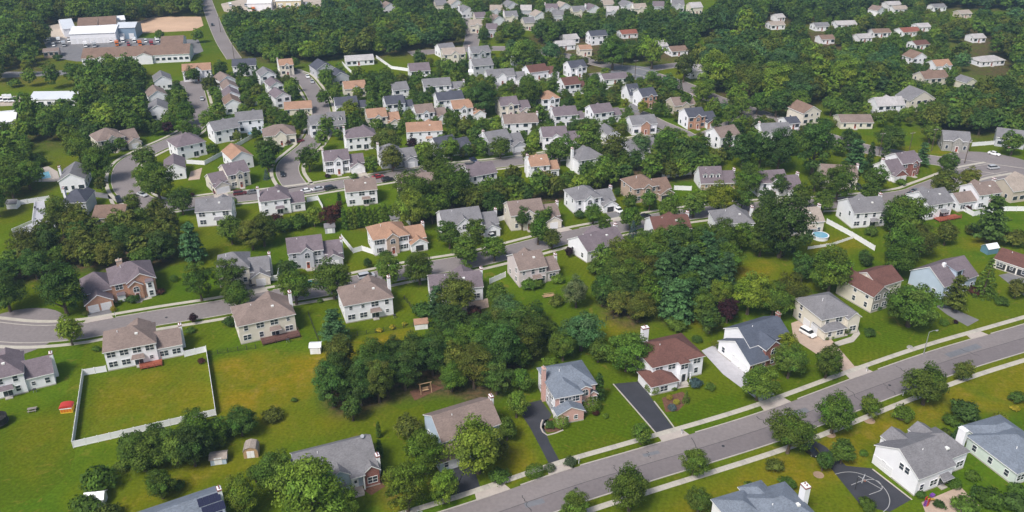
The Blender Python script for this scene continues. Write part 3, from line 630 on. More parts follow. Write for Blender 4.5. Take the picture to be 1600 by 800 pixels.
def chimney(root, x, y, top, mats, w=1.2, d=.75, cap=True, roofpart=None):
    c = MB(); c.box(x-d/2, x+d/2, y-w/2, y+w/2, 0, top, 0)
    if cap: c.box(x-d/2-.08, x+d/2+.08, y-w/2-.08, y+w/2+.08, top-.35, top-.1, 1)
    o = c.build('chimney', [mats[0], mats[1]], root)
    [(lambda f: (f.cyl((x,y+q,top),(x,y+q,top+.35),.14,.14,8), f.build('flue', mats[1], o)))(MB()) for q in (-.3,.3)]
def hframe(x1, y1, x2, y2, ez, oh=.35):
    A, B = at(x1,y1,ez), at(x2,y2,ez); u = (B-A); L = u.length; u.normalize(); n = Vector((-u.y, u.x, 0))
    if n.dot(Vector((A.x, A.y, 0))) < 0: n = -n
    O = A + u*oh*.7 + n*oh; O.z = 0
    return O, math.atan2(u.y, u.x), max(4.0, L-1.4*oh)
def house(x1, y1, x2, y2, kind, roof, label, wall='white', dep=9.5, ez=None, wing=None, wf=.42, cross=True, chim=None, hip=False, pitch=None, fm=None, group='houses of the estate', blocks=None,
          near=False, extras=None, cat='house', name='house', shut=False, door='wood_red', gar_open=False, deck=None, roofmats=None, w2=None, gx=True, frame=None, dorm=0, cross_fm=None):
    one = kind in 'RC'
    if ez is None: ez = 2.9 if one else 5.6
    O, rz, W = frame or hframe(x1, y1, x2, y2, ez)
    root = empty(name, O, rz)
    tag(root, label, cat, group)
    wm = [wall, fm or wall, w2 or wall, cross_fm or fm or wall]
    F = 1 if fm else 0
    pitch = pitch or {'C': .95, 'R': .42}.get(kind, .58)
    B = []; gblk = []; doors = []
    if blocks: B, gblk, doors = blocks(W)
    elif kind == 'B':
        B.append(Blk(0, W, 0, dep, ez, 'hx' if hip else 'gx', pitch))
        if wing: 
            L = W*wf; xa, xb = (W, W+L) if wing == 'R' else (-L, 0)
            B.append(Blk(xa, xb, .5, dep-1.2, ez*.62, 'gx', pitch))
        gw = min(W*.46, dep*.72); B.append(Blk(W*.46, W*.46+gw, dep*.5, dep+1.0, ez, 'gy', pitch*1.05, win=False))
        doors.append(('slider', W*.62, 0, 0))
    elif kind == 'F':
        B.append(Blk(0, W, 0, dep, ez, 'hx' if hip else 'gx', pitch, 0, F))
        if cross: B.append(Blk(W*.36, W*.36+min(4.6, W*.34), -.7, dep*.45, ez, 'gy', .8, 3, 3))
        if wing:
            L = max(5.6, W*wf); xa, xb = (W, W+L) if wing == 'R' else (-L, 0)
            B.append(Blk(xa, xb, .4, dep-1.0, ez*.66, 'gx', pitch, 0, F))
            g = Blk(xa+(.3 if wing == 'R' else .1), xb-(.1 if wing == 'R' else .3), -1.9, dep*.45, 2.75, 'gy', .62, 0, F, win=False); B.append(g); gblk.append(g)
        doors.append(('door', W*.36+min(4.6, W*.34)*.5 if cross else W*.5, -.7 if cross else 0, 0))
    elif kind == 'E':
        B.append(Blk(0, W, 0, dep, ez, 'gy', pitch, 0, F))
        if wing:
            L = W*wf; xa, xb = (W, W+L) if wing == 'R' else (-L, 0)
            B.append(Blk(xa, xb, 2.0, dep-1.5, ez*.55, 'gx', pitch*.9, 0, F))
    elif kind == 'R':
        B.append(Blk(0, W, 0, dep, ez, 'hx' if hip else 'gx', pitch, 0, F))
        if wing:
            xa, xb = (W*.66, W*.97) if wing == 'R' else (W*.03, W*.34)
            B.append(Blk(xa, xb, -1.8, dep*.5, ez, 'gy', pitch*1.2, 0, F))
        doors.append(('door', W*.45, 0, 0))
    elif kind == 'C':
        B.append(Blk(0, W, 0, dep, ez, 'gx', pitch, 0, F))
        if wing:
            L = W*wf; xa, xb = (W, W+L) if wing == 'R' else (-L, 0)
            B.append(Blk(xa, xb, .6, dep-.8, ez*.9, 'gx', pitch*.8, 0, F))
        doors.append(('door', W*.5, 0, 0)); dorm = dorm or 2
    wb, rb = MB(), MB()
    for b in B: wall_geo(wb, b); roof_geo(rb, b)
    wb.build('wall', wm, root)
    rf = rb.build('roof', ['shingle_'+roof, 'trim'], root)
    # dormers
    m = B[0]
    if dorm:
        for k in range(dorm):
            xc = m.x0 + (m.x1-m.x0)*(k+.7)/(dorm+.4); yy = (m.y1-m.y0)*.16+m.y0; zb = m.ez+(m.y1-m.y0)*.16*m.p
            d = MB(); d.box(xc-.75, xc+.75, yy-.1, yy+2.2, zb-.3, zb+1.35, 0)
            d.slab([(xc-1.0,yy-.35,zb+1.25),(xc,yy-.35,zb+2.0),(xc,yy+3.0,zb+2.0),(xc-1.0,yy+3.0,zb+1.25)], .12, 1, 2); d.slab([(xc,yy-.35,zb+2.0),(xc+1.0,yy-.35,zb+1.25),(xc+1.0,yy+3.0,zb+1.25),(xc,yy+3.0,zb+2.0)], .12, 1, 2)
            dm = d.build('dormer', ['trim', 'shingle_'+roof, 'trim'], root)
            inst('pane', WIN[(.8,1.0)][1], dm, (xc, yy-.1, zb+.6))
    # windows on the sides that look towards the photographer
    Rm = Matrix.Rotation(rz, 3, 'Z'); rr = random.Random(int(x1*7+y1*13))
    used = [(d[1], d[2]) for d in doors]
    def blocked(b, x, y, z):
        return any(o is not b and o.x0-.1 < x < o.x1+.1 and o.y0-.1 < y < o.y1+.1 and z < o.ez+(.8 if o.roof[0] == 'g' else 0) for o in B)
    for b in B:
        if not b.win: 
            faces = ()
        else: faces = (('n',0,(0,-1)),('l',-math.pi/2,(-1,0)),('r',math.pi/2,(1,0)))
        for fc, ang, nv in faces:
            nw = Rm@Vector((nv[0], nv[1], 0)); ctr = O + Rm@Vector(((b.x0+b.x1)/2, (b.y0+b.y1)/2, 0))
            if nw.dot(-Vector((ctr.x, ctr.y, 0)).normalized()) < -.05: continue
            L = (b.x1-b.x0) if fc == 'n' else (b.y1-b.y0)
            n = max(1, int(round(L/(3.3 if fc == 'n' else 4.6))))
            for s_ in range(b.st):
                z = 1.75 + s_*2.75
                if z > b.ez-.6: continue
                for k in range(n):
                    t = (k+.5)/n*L
                    if fc == 'n': lx, ly = b.x0+t, b.y0
                    elif fc == 'l': lx, ly = b.x0, b.y0+t
                    else: lx, ly = b.x1, b.y0+t
                    if fc != 'n' and rr.random() < .35: continue
                    ox, oy = lx+nv[0]*.4, ly+nv[1]*.4
                    if blocked(b, ox, oy, z): continue
                    if s_ == 0 and any(abs(lx-d[0]) < 1.7 and abs(ly-d[1]) < 1.0 for d in used): continue
                    if fc == 'n' and kind == 'F' and b.roof == 'gy' and s_ == 1:
                        a = inst('arched_window', ARCH[0], root, (lx, ly-.002, z+.1)); inst('pane', ARCH[1], a, (0,0,0)); continue
                    key = (1.0,1.45) if fc != 'n' else [(1.9,1.45),(1.0,1.45),(1.9,1.45),(.8,1.0)][rr.randrange(4) if kind != 'F' else rr.randrange(2)]
                    if near:
                        wo = inst('window', WIN[key][0], root, (lx, ly, z), ang); inst('pane', WIN[key][1], wo)
                    else: wo = inst('window', FWIN[key], root, (lx, ly, z), ang)
                    if shut and fc == 'n':
                        for sg in (-1, 1): inst('shutter', SHUT, root, (lx+sg*(key[0]/2+.32), ly, z), ang)
    for dd in doors:
        k, x, y, ang = dd[:4]
        if k == 'slider':
            inst('sliding_door', SLIDER, root, (x, y, .25), ang)
            if near or deck:
                aw = MB(); aw.slab([(x-1.6,y-1.5,2.75),(x+1.6,y-1.5,2.75),(x+1.3,y,3.3),(x-1.3,y,3.3)], .12, 0, 1); aw.build('awning_roof', ['shingle_'+roof, 'trim'], root)
            st = MB(); st.box(x-.8, x+.8, y-1.1, y-.02, 0, .22); st.build('step', 'concrete', root)
        else:
            inst('door', DOORS[door], root, (x, y, .2), ang)
            st = MB(); st.box(x-.9, x+.9, y-1.3, y-.02, 0, .2); st.box(x-.7,x+.7,y-1.7,y-1.3,0,.1); st.build('step', 'concrete', root)
    for g in gblk:
        wd = g.x1-g.x0; xs = [(g.x0+g.x1)/2-1.45, (g.x0+g.x1)/2+1.45] if wd > 5.8 else [(g.x0+g.x1)/2]
        for k, x in enumerate(xs):
            inst('garage_door', GAR[(2.5 if len(xs) == 2 else min(4.6, 4.6) if wd > 5.2 else 2.5, bool(gar_open) and k == 0)], root, (x, g.y0, .05))
    top = m.ridge()+1.1
    if chim:
        side, cm = chim[0], chim[1:] or 'w'
        mats = {'w': ('vinyl_white', 'red_brick'), 'b': ('red_brick', 'concrete'), 'p': ('pink_brick', 'concrete'), 't': ('tan_brick','concrete')}[cm]
        xs = [b.x0 for b in B]; xe = [b.x1 for b in B]
        bx = max(B, key=lambda b: b.x1) if side == 'R' else min(B, key=lambda b: b.x0)
        yc = (bx.y0+bx.y1)/2 + rr.uniform(-.5,.5)
        chimney(root, bx.x1+.3 if side == 'R' else bx.x0-.3, yc, bx.ridge()+.9, mats)
    if near:
        fd = MB()
        for b in B: fd.box(b.x0-.03, b.x1+.03, b.y0-.03, b.y1+.03, 0, .3)
        fd.build('foundation', 'concrete', root)
        vn = MB(); vn.cyl((W*.3, dep*.42, m.ez+dep*.42*m.p-.3), (W*.3, dep*.42, m.ez+dep*.42*m.p+.55), .09, .09, 8); vn.build('vent_pipe', 'trim', root)
        vn = MB(); vx, vy = W*.66, dep*.3; vz = m.ez+vy*m.p+.12
        vn.box(vx-.35, vx+.35, vy-.4, vy+.4, vz-.1, vz+.25); vn.build('skylight', 'lamp_glass', root) if (m.roof[1] == 'x' and kind == 'B') else None
    if deck:
        dx0, dx1, dd_, mt = deck
        d = MB(); x0, x1_ = W*dx0, W*dx1; d.box(x0, x1_, -dd_, -.05, .45, .6)
        dk = d.build('deck', mt, root)
        for x in np.linspace(x0+.1, x1_-.1, 4):
            p = MB(); p.box(x-.06, x+.06, -dd_-.02, -dd_+.1, 0, 1.55); p.build('deck_post', mt, dk)
        r_ = MB(); r_.box(x0, x1_, -dd_+.0, -dd_+.08, 1.42, 1.5); r_.box(x0, x0+.08, -dd_+.1, -.1, 1.42, 1.5); r_.box(x1_-.08, x1_, -dd_+.1, -.1, 1.42, 1.5)
        for x in np.arange(x0+.15, x1_-.1, .22): r_.box(x, x+.04, -dd_+.02, -dd_+.06, .6, 1.42)
        r_.build('railing', mt, dk)
    if extras: extras(root, W)
    xs0 = min(b.x0 for b in B); xs1 = max(b.x1 for b in B); ys0 = min(b.y0 for b in B); ys1 = max(b.y1 for b in B)
    root_label = label; cw = O + Rm@Vector(((xs0+xs1)/2, (ys0+ys1)/2, 0)); corners = [O+Rm@Vector((x, y, z)) for x in (xs0, xs1) for y in (ys0, ys1) for z in (0, m.ridge())]
    pj = [proj(c) for c in corners]
    HOUSES.append(dict(lb=label, c=cw, rx=(xs1-xs0)/2, ry=(ys1-ys0)/2, rz=rz, box=(min(p[0] for p in pj), min(p[1] for p in pj), max(p[0] for p in pj), max(p[1] for p in pj)), d=cw.length))
    return root, O, rz, W
# ================================================================ the houses along the front road
G1 = 'houses along the front road'
def columns(root, xs, y, z0, z1, mat='trim', r=.16):
    for x in xs:
        c = MB(); c.cyl((x,y,z0),(x,y,z1),r,r*.9,10); c.box(x-r*1.4,x+r*1.4,y-r*1.4,y+r*1.4,z1-.12,z1); c.build('porch_column', mat, root)
def garage_side(root, x, ys, ang):
    for y in ys: inst('garage_door', GAR[(2.5,False)], root, (x, y, .05), ang)
def win(root, x, y, z, key=(1.9,1.45), ang=0):
    o = inst('window', WIN[key][0], root, (x,y,z), ang); inst('pane', WIN[key][1], o); return o
def bl1(W): return [Blk(0,W,0,10.5,4.3,'gx',.72), Blk(W*.40,W*.62,-.5,5,4.6,'gy',.7), Blk(W*.82,W*1.01,-.7,4,4.0,'gy',.8,1,1), Blk(-.2,W*.16,-.6,9,3.9,'gx',.6)], [], [('door', W*.70, 0, 0)]
def ex1(root, W):
    columns(root, (W*.645, W*.80), -1.2, .2, 4.0)
    p = MB(); p.slab([(W*.625,-1.5,4.0),(W*.82,-1.5,4.0),(W*.82,.4,4.75),(W*.625,.4,4.75)], .18, 0, 1); p.build('porch_roof', ['shingle_gray','trim'], root)
    s = MB(); s.box(W*.62,W*.78,-2.2,-.05,0,.35); s.box(W*.63,W*.77,-2.7,-2.2,0,.2); s.build('porch_floor', 'apron_concrete', root)
    b = MB(); b.box(W*.45,W*.57,-1.1,-.5,.4,2.3,0); b.slab([(W*.44,-1.3,2.35),(W*.58,-1.3,2.35),(W*.56,-.45,2.9),(W*.46,-.45,2.9)], .1, 1, 1); b.build('bay_window', ['trim','shingle_gray'], root)
    d = MB(); d.cyl((W*.9,5.2,8.3),(W*.9,4.9,8.7),.45,.4,12); d.cyl((W*.9,5.3,7.9),(W*.9,5.2,8.4),.04,.04,6); d.build('satellite_dish', 'metal_gray', root)
house(467,762,592,729,'F','gray','pale blue house with grey roof, small brick front gable and columned porch', wall='blue', blocks=bl1, extras=ex1, near=True, fm='red_brick', chim='Rw', dep=10.5, ez=4.3, group=G1, door='trim')
def bl2(W): return [Blk(0,W,0,10,5.0,'gx',.62), Blk(-2.0,W*.42,-3.4,2,2.7,'gx',.6)], [], []
def ex2(root, W):
    for x in (.1, .3): inst('garage_door', GAR[(2.5,False)], root, (W*x, -3.4, .05))
house(690,692,784,662,'F','tan','pale blue house with plain tan gable roof behind big leafy trees', wall='blue', blocks=bl2, extras=ex2, near=True, chim='Rw', ez=5.0, group=G1)
def bl3(W): return [Blk(0,W,0,9.5,5.6,'hx',.55,0,1), Blk(W*.0,W*.60,-2.6,5,5.6,'hy',.5,0,1), Blk(-.2,W*.56,-5.2,-2.2,2.7,'gy',.5,0,1,win=False), Blk(W*.60,W*.84,-1.2,4,5.6,'gy',.5,1,1), Blk(W*.84,W*1.02,-.6,5,3.2,'gy',.8,1,1)], [], [('door', W*.66,-1.2,0)]
def ex3(root, W):
    garage_side(root, -.2, (-3.7,), -math.pi/2); win(root, W*.18, -5.2, 1.4, (.8,1.0)); win(root, W*.38, -5.2, 1.4, (.8,1.0))
    a = inst('arched_window', ARCH[0], root, (W*.72,-1.2,4.6)); inst('pane', ARCH[1], a)
    win(root, W*.3, -2.6, 4.3, (1.9,1.45)); chimney(root, -.4, 4.5, 9.2, ('pink_brick','concrete'))
house(861,613,933,600,'F','bluegray','pink brick house with blue-grey hip roof and garage wing by a black driveway', wall='white', fm='pink_brick', blocks=bl3, extras=ex3, near=True, group=G1, door='trim')
def bl4(W): return [Blk(0,W,0,10.5,5.5,'hx',.55), Blk(-2.0,W*.36,-3.4,3,2.7,'hx',.5,win=False), Blk(W*.50,W*.66,-1.1,3,5.5,'hx',.3)], [], [('door', W*.58,-1.1,0)]
def ex4(root, W):
    garage_side(root, -2.0, (-1.8,1.2), -math.pi/2); win(root, W*.1, -3.4, 1.3, (1.9,1.45)); chimney(root, W*.2, 9.6, 10.6, ('vinyl_white','red_brick'), w=1.1, d=1.7)
    columns(root, (W*.48, W*.68), -1.9, .2, 2.9)
house(1020,575,1102,556,'F','redbrown','white house with wide red-brown hip roof and white chimney beside a black driveway', blocks=bl4, extras=ex4, near=True, dep=10.5, group=G1, door='metal_dark')
def bl5(W): return [Blk(0,W,0,9.5,5.5,'gx',.6,0,1), Blk(W*.22,W*.60,-2.9,4,5.5,'gy',.72,1,1), Blk(-2.6,W*.24,-3.6,8.2,3.2,'gx',.56,0,1)], [], [('door', W*.78,0,0)]
def ex5(root, W):
    garage_side(root, -2.6, (-1.6, 1.5), -math.pi/2); columns(root, (W*.68, W*.9), -1.4, .2, 2.7)
    p = MB(); p.slab([(W*.62,-1.7,2.75),(W*.98,-1.7,2.75),(W*.98,-.02,3.3),(W*.62,-.02,3.3)], .15, 0, 1); p.build('porch_roof', ['shingle_slate','trim'], root)
house(1172,543,1236,523,'F','slate','white and dark red brick house with slate roof and side garage', fm='red_brick', cross_fm='red_brick', blocks=bl5, extras=ex5, near=True, chim='Rb', group=G1, door='trim')
def bl6(W): return [Blk(0,W,0,11.5,5.5,'hx',.55), Blk(.1,W*.60,-1.8,3,2.8,'hx',.6), Blk(W*.70,W*1.04,-1.2,4,5.0,'gy',.75)], [], [('door', W*.66,-.02,0)]
def ex6(root, W): garage_side(root, 0, (2.4, 5.6), -math.pi/2); win(root, 0, 8.6, 4.3, (1.0,1.45), -math.pi/2)
house(1285,500,1341,489,'F','gray','cream house with grey hip roof beside the tan paved driveway', wall='cream', blocks=bl6, extras=ex6, near=True, dep=11.5, group=G1)
def bl7(W): return [Blk(0,W,0,12.5,5.2,'gy',.7,0,1), Blk(W,W+9.5,4,13,4.6,'gx',.55)], [], []
house(1366,465,1394,456,'E','redbrown','cream house with red-brown roof and stone front gable behind a large dark tree', wall='cream', fm='stone', blocks=bl7, near=True, dep=12.5, ez=5.2, group=G1, extras=lambda r, W: chimney(r, W/2, 12.0, 9.0, ('red_brick','concrete'), w=.9, d=1.0))
def ex8(root, W):
    d = MB(); d.box(W*.42,W*.62,1.2,5.0,5.2,7.2,0); d.slab([(W*.40,.9,7.25),(W*.64,.9,7.25),(W*.64,5.3,7.9),(W*.40,5.3,7.9)], .12, 1, 0); o = d.build('dormer', ['blue','shingle_mauve'], root)
    inst('pane', WIN[(1.7,1.3)][1], o, (W*.52,1.2,6.3))
    d = MB(); d.box(W*.3,W*.36,4.2,5.0,6.5,8.6,0); d.build('roof_vent', ['vinyl_white'], root)
house(1476,449,1530,430,'F','mauve','light blue saltbox house with mauve roof and shed dormer by conifers', wall='blue', cross=False, near=True, dep=11, ez=4.4, pitch=.66, group=G1, extras=ex8)
def bl9(W): return [Blk(0,W,0,9,3.0,'gx',.45)], [], []
house(1552,404,1612,424,'R','redbrown','low cream building with dark red-brown roof and open garage bays', wall='cream', blocks=bl9, near=True, dep=9, ez=3.0, group=G1, extras=lambda r, W: [inst('garage_door', GAR[(2.5,True)], r, (W*x, 0, .05)) for x in (.22,.5,.78)])  # no door leaf here: interior shade is painted as dark sheets
dep10 = 11.0
def bl10(W): return [Blk(0,W*.62,0,dep10,4.6,'gx',.58), Blk(W*.62,W,1.8,dep10-1,4.6,'hx',.62), Blk(W*.22,W*.52,dep10*.5,dep10+2.0,4.6,'gy',.6), Blk(W*.66,W*.92,dep10*.5,dep10+1.2,4.6,'gy',.6)], [], [('slider', W*.46, 0, 0)]
def ex10(root, W):
    garage_side(root, 0, (dep10*.66, dep10*.88), -math.pi/2); win(root, 0, dep10*.25, 4.4, (1.0,1.45), -math.pi/2); win(root, 0, dep10*.38, 4.4, (1.0,1.45), -math.pi/2)
    chimney(root, W+.3, 4.2, 8.6, ('vinyl_white','vinyl_white'), w=1.7, d=.8)
house(1436,750,1528,714,'B','gray','white house with broad grey roof beside the black basketball driveway', blocks=bl10, extras=ex10, near=True, ez=4.6, group='houses on the near side of the front road')
dep11 = (at(1590,741,3.4)-at(1529,681,3.4)).length
def bl11(W): return [Blk(0,W,0,dep11,3.4,'hy',.5), Blk(2,W,dep11*.6,dep11+3,3.4,'hx',.5)], [], [('slider', W*.4, 0, 0)]
house(1590,741,1662,718,'B','bluegray','pale green house with blue-grey hip roof beside yellow-green shrubs', wall='pale_green', blocks=bl11, near=True, ez=3.4, group='houses on the near side of the front road')
def bl12(W): return [Blk(0,W*.85,0,10,5.0,'hx',.5), Blk(W*.2,W*.55,6,12,5.0,'hy',.5), Blk(-4,3,3,11,5,'hx',.5)], [], []
house(1196,838,1296,806,'B','bluegray','house with blue-grey hip roof and brick-topped white chimney, partly out of view', wall='white', blocks=bl12, near=True, ez=5.0, group='houses on the near side of the front road', extras=lambda r, W: chimney(r, W*.85+.5, 5, 8.6, ('vinyl_white','red_brick'), w=1.5, d=1.2))
def bl13(W): return [Blk(0,W,0,11,5.0,'gx',.6)], [], []
def ex13(root, W):
    s = math.sqrt(1+.6*.6); th = .2*s
    def panel(x, t):                                    # t: metres up the slope from the eave
        y = t/s; z = 5.0+y*.6+th+.08
        y2 = (t+1.65)/s; z2 = 5.0+y2*.6+th+.08
        p = MB(); p.slab([(x,y,z),(x+1.0,y,z),(x+1.0,y2,z2),(x,y2,z2)], .05, 0, 1); o = p.build('solar_panel', ['solar_cell','metal_gray'], root)
    for r_, (x0, n, t) in enumerate(((W*.76,4,4.4),(W*.78,4,2.6),(W*.86,2,.8),(W*.46,4,1.5))):
        for k in range(n): panel(x0+k*1.03, t)
house(207,873,358,819,'F','bluegray','house with blue-grey roof carrying dark solar panels, partly out of view', blocks=bl13, extras=ex13, near=True, ez=5.0, chim='Rw', group=G1)

# ================================================================ second street, south row (their backs to the photographer)
G2 = 'houses on the south side of the second street'
house(-48,603,37,583,'B','mauve','white house with mauve roof beside the curved turning circle', wing='R', wf=.56, hip=True, near=True, chim='R', dep=10, group=G2)
house(160,552,244,536,'B','tan','white house with tan hip roof inside the white fenced lawn, small red deck', wing='R', wf=.5, hip=True, near=True, chim='R', dep=10, group=G2, deck=(.62,1.06,2.6,'wood_red'))
house(371,511,462,491,'B','tan','cream house with tan hip roof and wide dark wooden deck', wall='cream', hip=True, near=True, chim='R', dep=10.5, group=G2, deck=(.34,1.02,3.2,'wood_dark'))
house(537,479,615,465,'B','tan','white house with tan hip roof behind the clipped blue-green pine', hip=True, near=True, chim='R', dep=10.5, group=G2)
house(672,456,756,448,'B','mauve','white house with mauve roof half hidden by a loose olive tree', near=True, chim='R', dep=9, ez=4.6, group=G2)
house(811,424,856,416,'B','tan','pinkish house with tan gable roof and low hedge at the back', wall='pinkish', wing='R', wf=.5, near=True, chim='R', dep=10, group=G2)
house(918,394,978,376,'B','mauve','white low house with mauve roof beside a small dark red tree', near=True, chim='R', dep=10, ez=4.0, group=G2)
house(1022,362,1082,357,'B','redbrown','white house with red-brown gable roof and tall white chimney beside a blue spruce', near=True, chim='R', dep=9.5, ez=5, group=G2)
house(1119,350,1180,349,'B','gray','white house with grey hip roof beside the pale yellow-green tree', hip=True, near=True, chim='R', dep=10, ez=4.6, group=G2)
house(1236,350,1290,346,'B','beige','cream house with beige roof beside the round above-ground pool', wall='cream', near=True, chim='R', dep=10, ez=4.6, group=G2)
house(1335,334,1388,330,'B','gray','white house with grey gable roof at the end of the long white fence', near=True, chim='R', dep=10.5, group=G2, wing=None)
house(1452,322,1492,315,'B','gray','white house with grey gable roof and small red deck', near=True, dep=10.5, group=G2, deck=(.3,1.2,3,'wood_red'))
house(1531,306,1567,301,'B','tan','white house with tan gable roof beside the wide asphalt junction', wing='L', wf=.8, near=True, chim='R', dep=9, group=G2)
house(1584,300,1640,292,'B','beige','beige house with pale tan roof by the wide asphalt junction', wall='tanw', dep=10, group=G2, ez=4.5)
# second street, north row (fronts towards the photographer)
G3 = 'houses on the north side of the second street'
def blC1(W): return [Blk(0,W,0,11,5.6,'hx',.62,0,0), Blk(W*.36,W*1.0,-.8,6,5.5,'gy',.6), Blk(W*.38,W*.68,-1.5,3,4.7,'gy',.72), Blk(-W*.64,0.2,.5,10.5,4.3,'hx',.72,win=False), Blk(-W*.64,-W*.04,-3.2,5,2.8,'gy',.66,win=False)], [], [('door', W*.53,-1.5,0)]
def exC1(root, W):
    for x in (-.48, -.20): inst('garage_door', GAR[(2.5,False)], root, (W*x, -3.2, .05))
    y = MB(); y.box(W*.76,W*.94,-1.6,-.8,.2,5.2,0); y.slab([(W*.74,-1.9,5.25),(W*.96,-1.9,5.25),(W*.93,-.75,5.8),(W*.77,-.75,5.8)],.1,1,1); y.build('bay_window', ['trim','shingle_mauve'], root)
    for zz in (1.5,4.0): win(root, W*.85, -1.6, zz, (1.0,1.45))
    a = inst('arched_window', ARCH[0], root, (W*.53,-1.5,3.6)); inst('pane', ARCH[1], a)
    b = MB(); b.box(W*.08,W*.26,-.8,0,.3,2.4,0); b.slab([(W*.06,-1.1,2.45),(W*.28,-1.1,2.45),(W*.25,.1,3.0),(W*.09,.1,3.0)],.1,1,1); b.build('bay_window', ['trim','shingle_mauve'], root)
    chimney(root, W*.30, 7.0, 9.7, ('tan_brick','concrete'), w=1.0, d=1.6)
house(172,447,243,432,'F','mauve','large orange-brick house with mauve roof and white double garage', wall='orange_brick', blocks=blC1, extras=exC1, near=True, dep=11, group=G3)
house(338,424,390,418,'F','gray','cream house with grey hip roof and a dark car before its garage', wall='cream', hip=True, wing='R', wf=.5, near=True, chim='R', group=G3, dep=10)
house(449,397,506,390,'F','mauve','grey house with mauve gable roof and a red-brown front door', wall='gray', wing='R', wf=.5, near=True, chim='R', dep=9.5, group=G3, cross_fm='gray')
house(583,376,640,367,'F','orange','white house with bright orange roof and stone entrance gable', wing='R', wf=.42, near=True, chim='R', dep=10, hip=True, group=G3, cross_fm='tan_brick', shut=True, gar_open=True)
house(692,353,755,345,'F','gray','white house with grey roof behind four round street trees', wing='R', wf=.3, near=True, chim='R', dep=10, group=G3, gar_open=True)
house(798,338,852,332,'F','tan','cream house with tan roof, grey driveway and leafy front trees', wall='cream', wing='R', wf=.36, near=True, chim='R', dep=10, group=G3)
house(899,314,941,308,'F','gray','white fronted house with blue-grey side wall and grey roof', w2='bluewall', wing='R', wf=.5, near=True, chim='R', dep=10, hip=True, group=G3, gar_open=True)
house(991,296,1030,290,'F','brown','tan brick house with brown roof and garage gable', wall='tan_brick', wing='R', wf=.6, near=True, chim=None, dep=10, hip=True, group=G3, gar_open=True)
house(1095,287,1131,286,'C','mauve','brick-fronted house with three white dormers in a mauve roof', fm='tan_brick', wing='R', wf=.62, near=True, chim='R', dep=9.5, dorm=3, group=G3)
house(1188,287,1233,284,'F','mauve','white house with mauve roof and white garage gable', wing='R', wf=.5, cross=True, chim='R', dep=9.5, group=G3)
house(1284,276,1342,279,'F','tan','cream house with broad tan roof and white chimney behind round trees', wall='cream', chim='R', cross=False, dep=10, group=G3, ez=4.6)
def blC12(W): return [Blk(0,W,0,9,5.6,'gx',.6,0,1), Blk(W*.5,W*.78,-.7,3.5,5.6,'gy',.8,1,1), Blk(-6.5,.2,-1.5,7.5,3.6,'gx',.7,0,0), Blk(-6.0,-.2,-3.2,3,2.7,'gy',.7,0,1,win=False)], [], [('door', W*.64,-.7,0)]
house(1411,257,1441,252,'F','mauve','dark red brick and white house with mauve roof by the wide junction', fm='red_brick', blocks=blC12, near=True, chim='L', group=G3, extras=lambda r, W: [inst('garage_door', GAR[(2.5,False)], r, (x, -3.2, .05)) for x in (-4.6,-1.7)])

# ================================================================ third street, backs
G4 = 'houses on the south side of the third street'
house(304,332,362,328,'B','gray','white house with grey roof, its back to a tall pine', near=True, dep=9, group=G4)
house(406,316,454,310,'B','mauve','white house with mauve roof joined to a short white fence', wing='R', wf=.5, hip=True, near=True, chim='L', dep=9.5, group=G4)
house(540,301,590,296,'B','tan','white house with tan gable roof above the tall feathery hedge', near=True, dep=9, group=G4)
house(622,292,681,287,'B','tan','tan-roofed house hidden behind a large round tree', wall='cream', dep=9, group=G4, ez=4.5)
house(735,277,778,269,'B','mauve','white house with mauve roof hidden by back garden trees', dep=9, group=G4)
house(829,261,860,258,'B','orange','white house with orange roof and white chimney by the tree belt', wing='R', wf=.55, near=True, chim='L', dep=9, group=G4)
house(904,252,946,245,'B','gray','white house with grey hip roof half hidden in the tree belt', hip=True, chim='L', dep=10, group=G4)
house(984,236,1030,230,'B','gray','grey roof showing above the tree belt beside a blue-green pine', dep=9, ez=4.5, group=G4)
# third street and the bend, fronts
G5 = 'houses on the north side of the third street'
house(152,222,196,213,'F','tan','cream house with tan hip roof and two dark parked cars', wall='cream', hip=True, wing='R', wf=.35, dep=11, group=G5)
house(90,284,132,280,'E','gray','white house with grey roof beside a blue swimming pool', chim='Lw', dep=13, ez=4.6, group=G5)
house(95,318,134,316,'B','charcoal','grey house with charcoal roof beside a white-railed pool deck', wall='gray', hip=True, chim='L', dep=10, ez=4.8, group=G5)
house(142,342,193,340,'R','brown','low brown roof behind the bend, half hidden by olive trees', wall='tanw', dep=11, group=G5)
house(276,231,322,221,'B','mauve','white house with mauve-grey hip roof inside the bend by a paved terrace', hip=True, dep=10.5, group=G5)
house(256,267,290,263,'E','mauve','white front-gabled house with mauve roof and round paved patio', dep=12, ez=4.2, group=G5)
house(355,275,391,267,'F','mauve','cream house with mauve roof, double porch and garage beside stacked stone', wall='cream', wing='L', wf=.7, dep=9.5, group=G5, near=True)
house(362,250,396,243,'E','orange','white front-gabled house with orange roof behind a long white fence', dep=12, ez=4.8, group=G5)
house(334,206,376,198,'B','gray','white house with grey roof next to the curved white fence', dep=9.5, group=G5)
house(411,214,463,209,'F','tan','cream house with tan roof beside dark red shrubs', wall='cream', hip=True, cross=True, dep=10, ez=4.6, group=G5)
house(507,253,547,249,'F','mauve','white house with black shutters and white garage on the street corner', wing='R', wf=.52, chim='L', near=True, shut=True, dep=9, group=G5)
house(595,244,630,240,'F','gray','grey house with grey roof and garage beside the corner house', wall='gray', wing='R', wf=.58, chim='L', dep=9.5, hip=True, group=G5, near=True)
house(541,217,590,212,'B','mauve','white house with mauve-grey roof behind the corner house', hip=True, chim='L', dep=9.5, group=G5)
house(635,207,692,204,'B','orange','white house with wide orange roof above a dark red round tree', dep=9, group=G5, near=True)
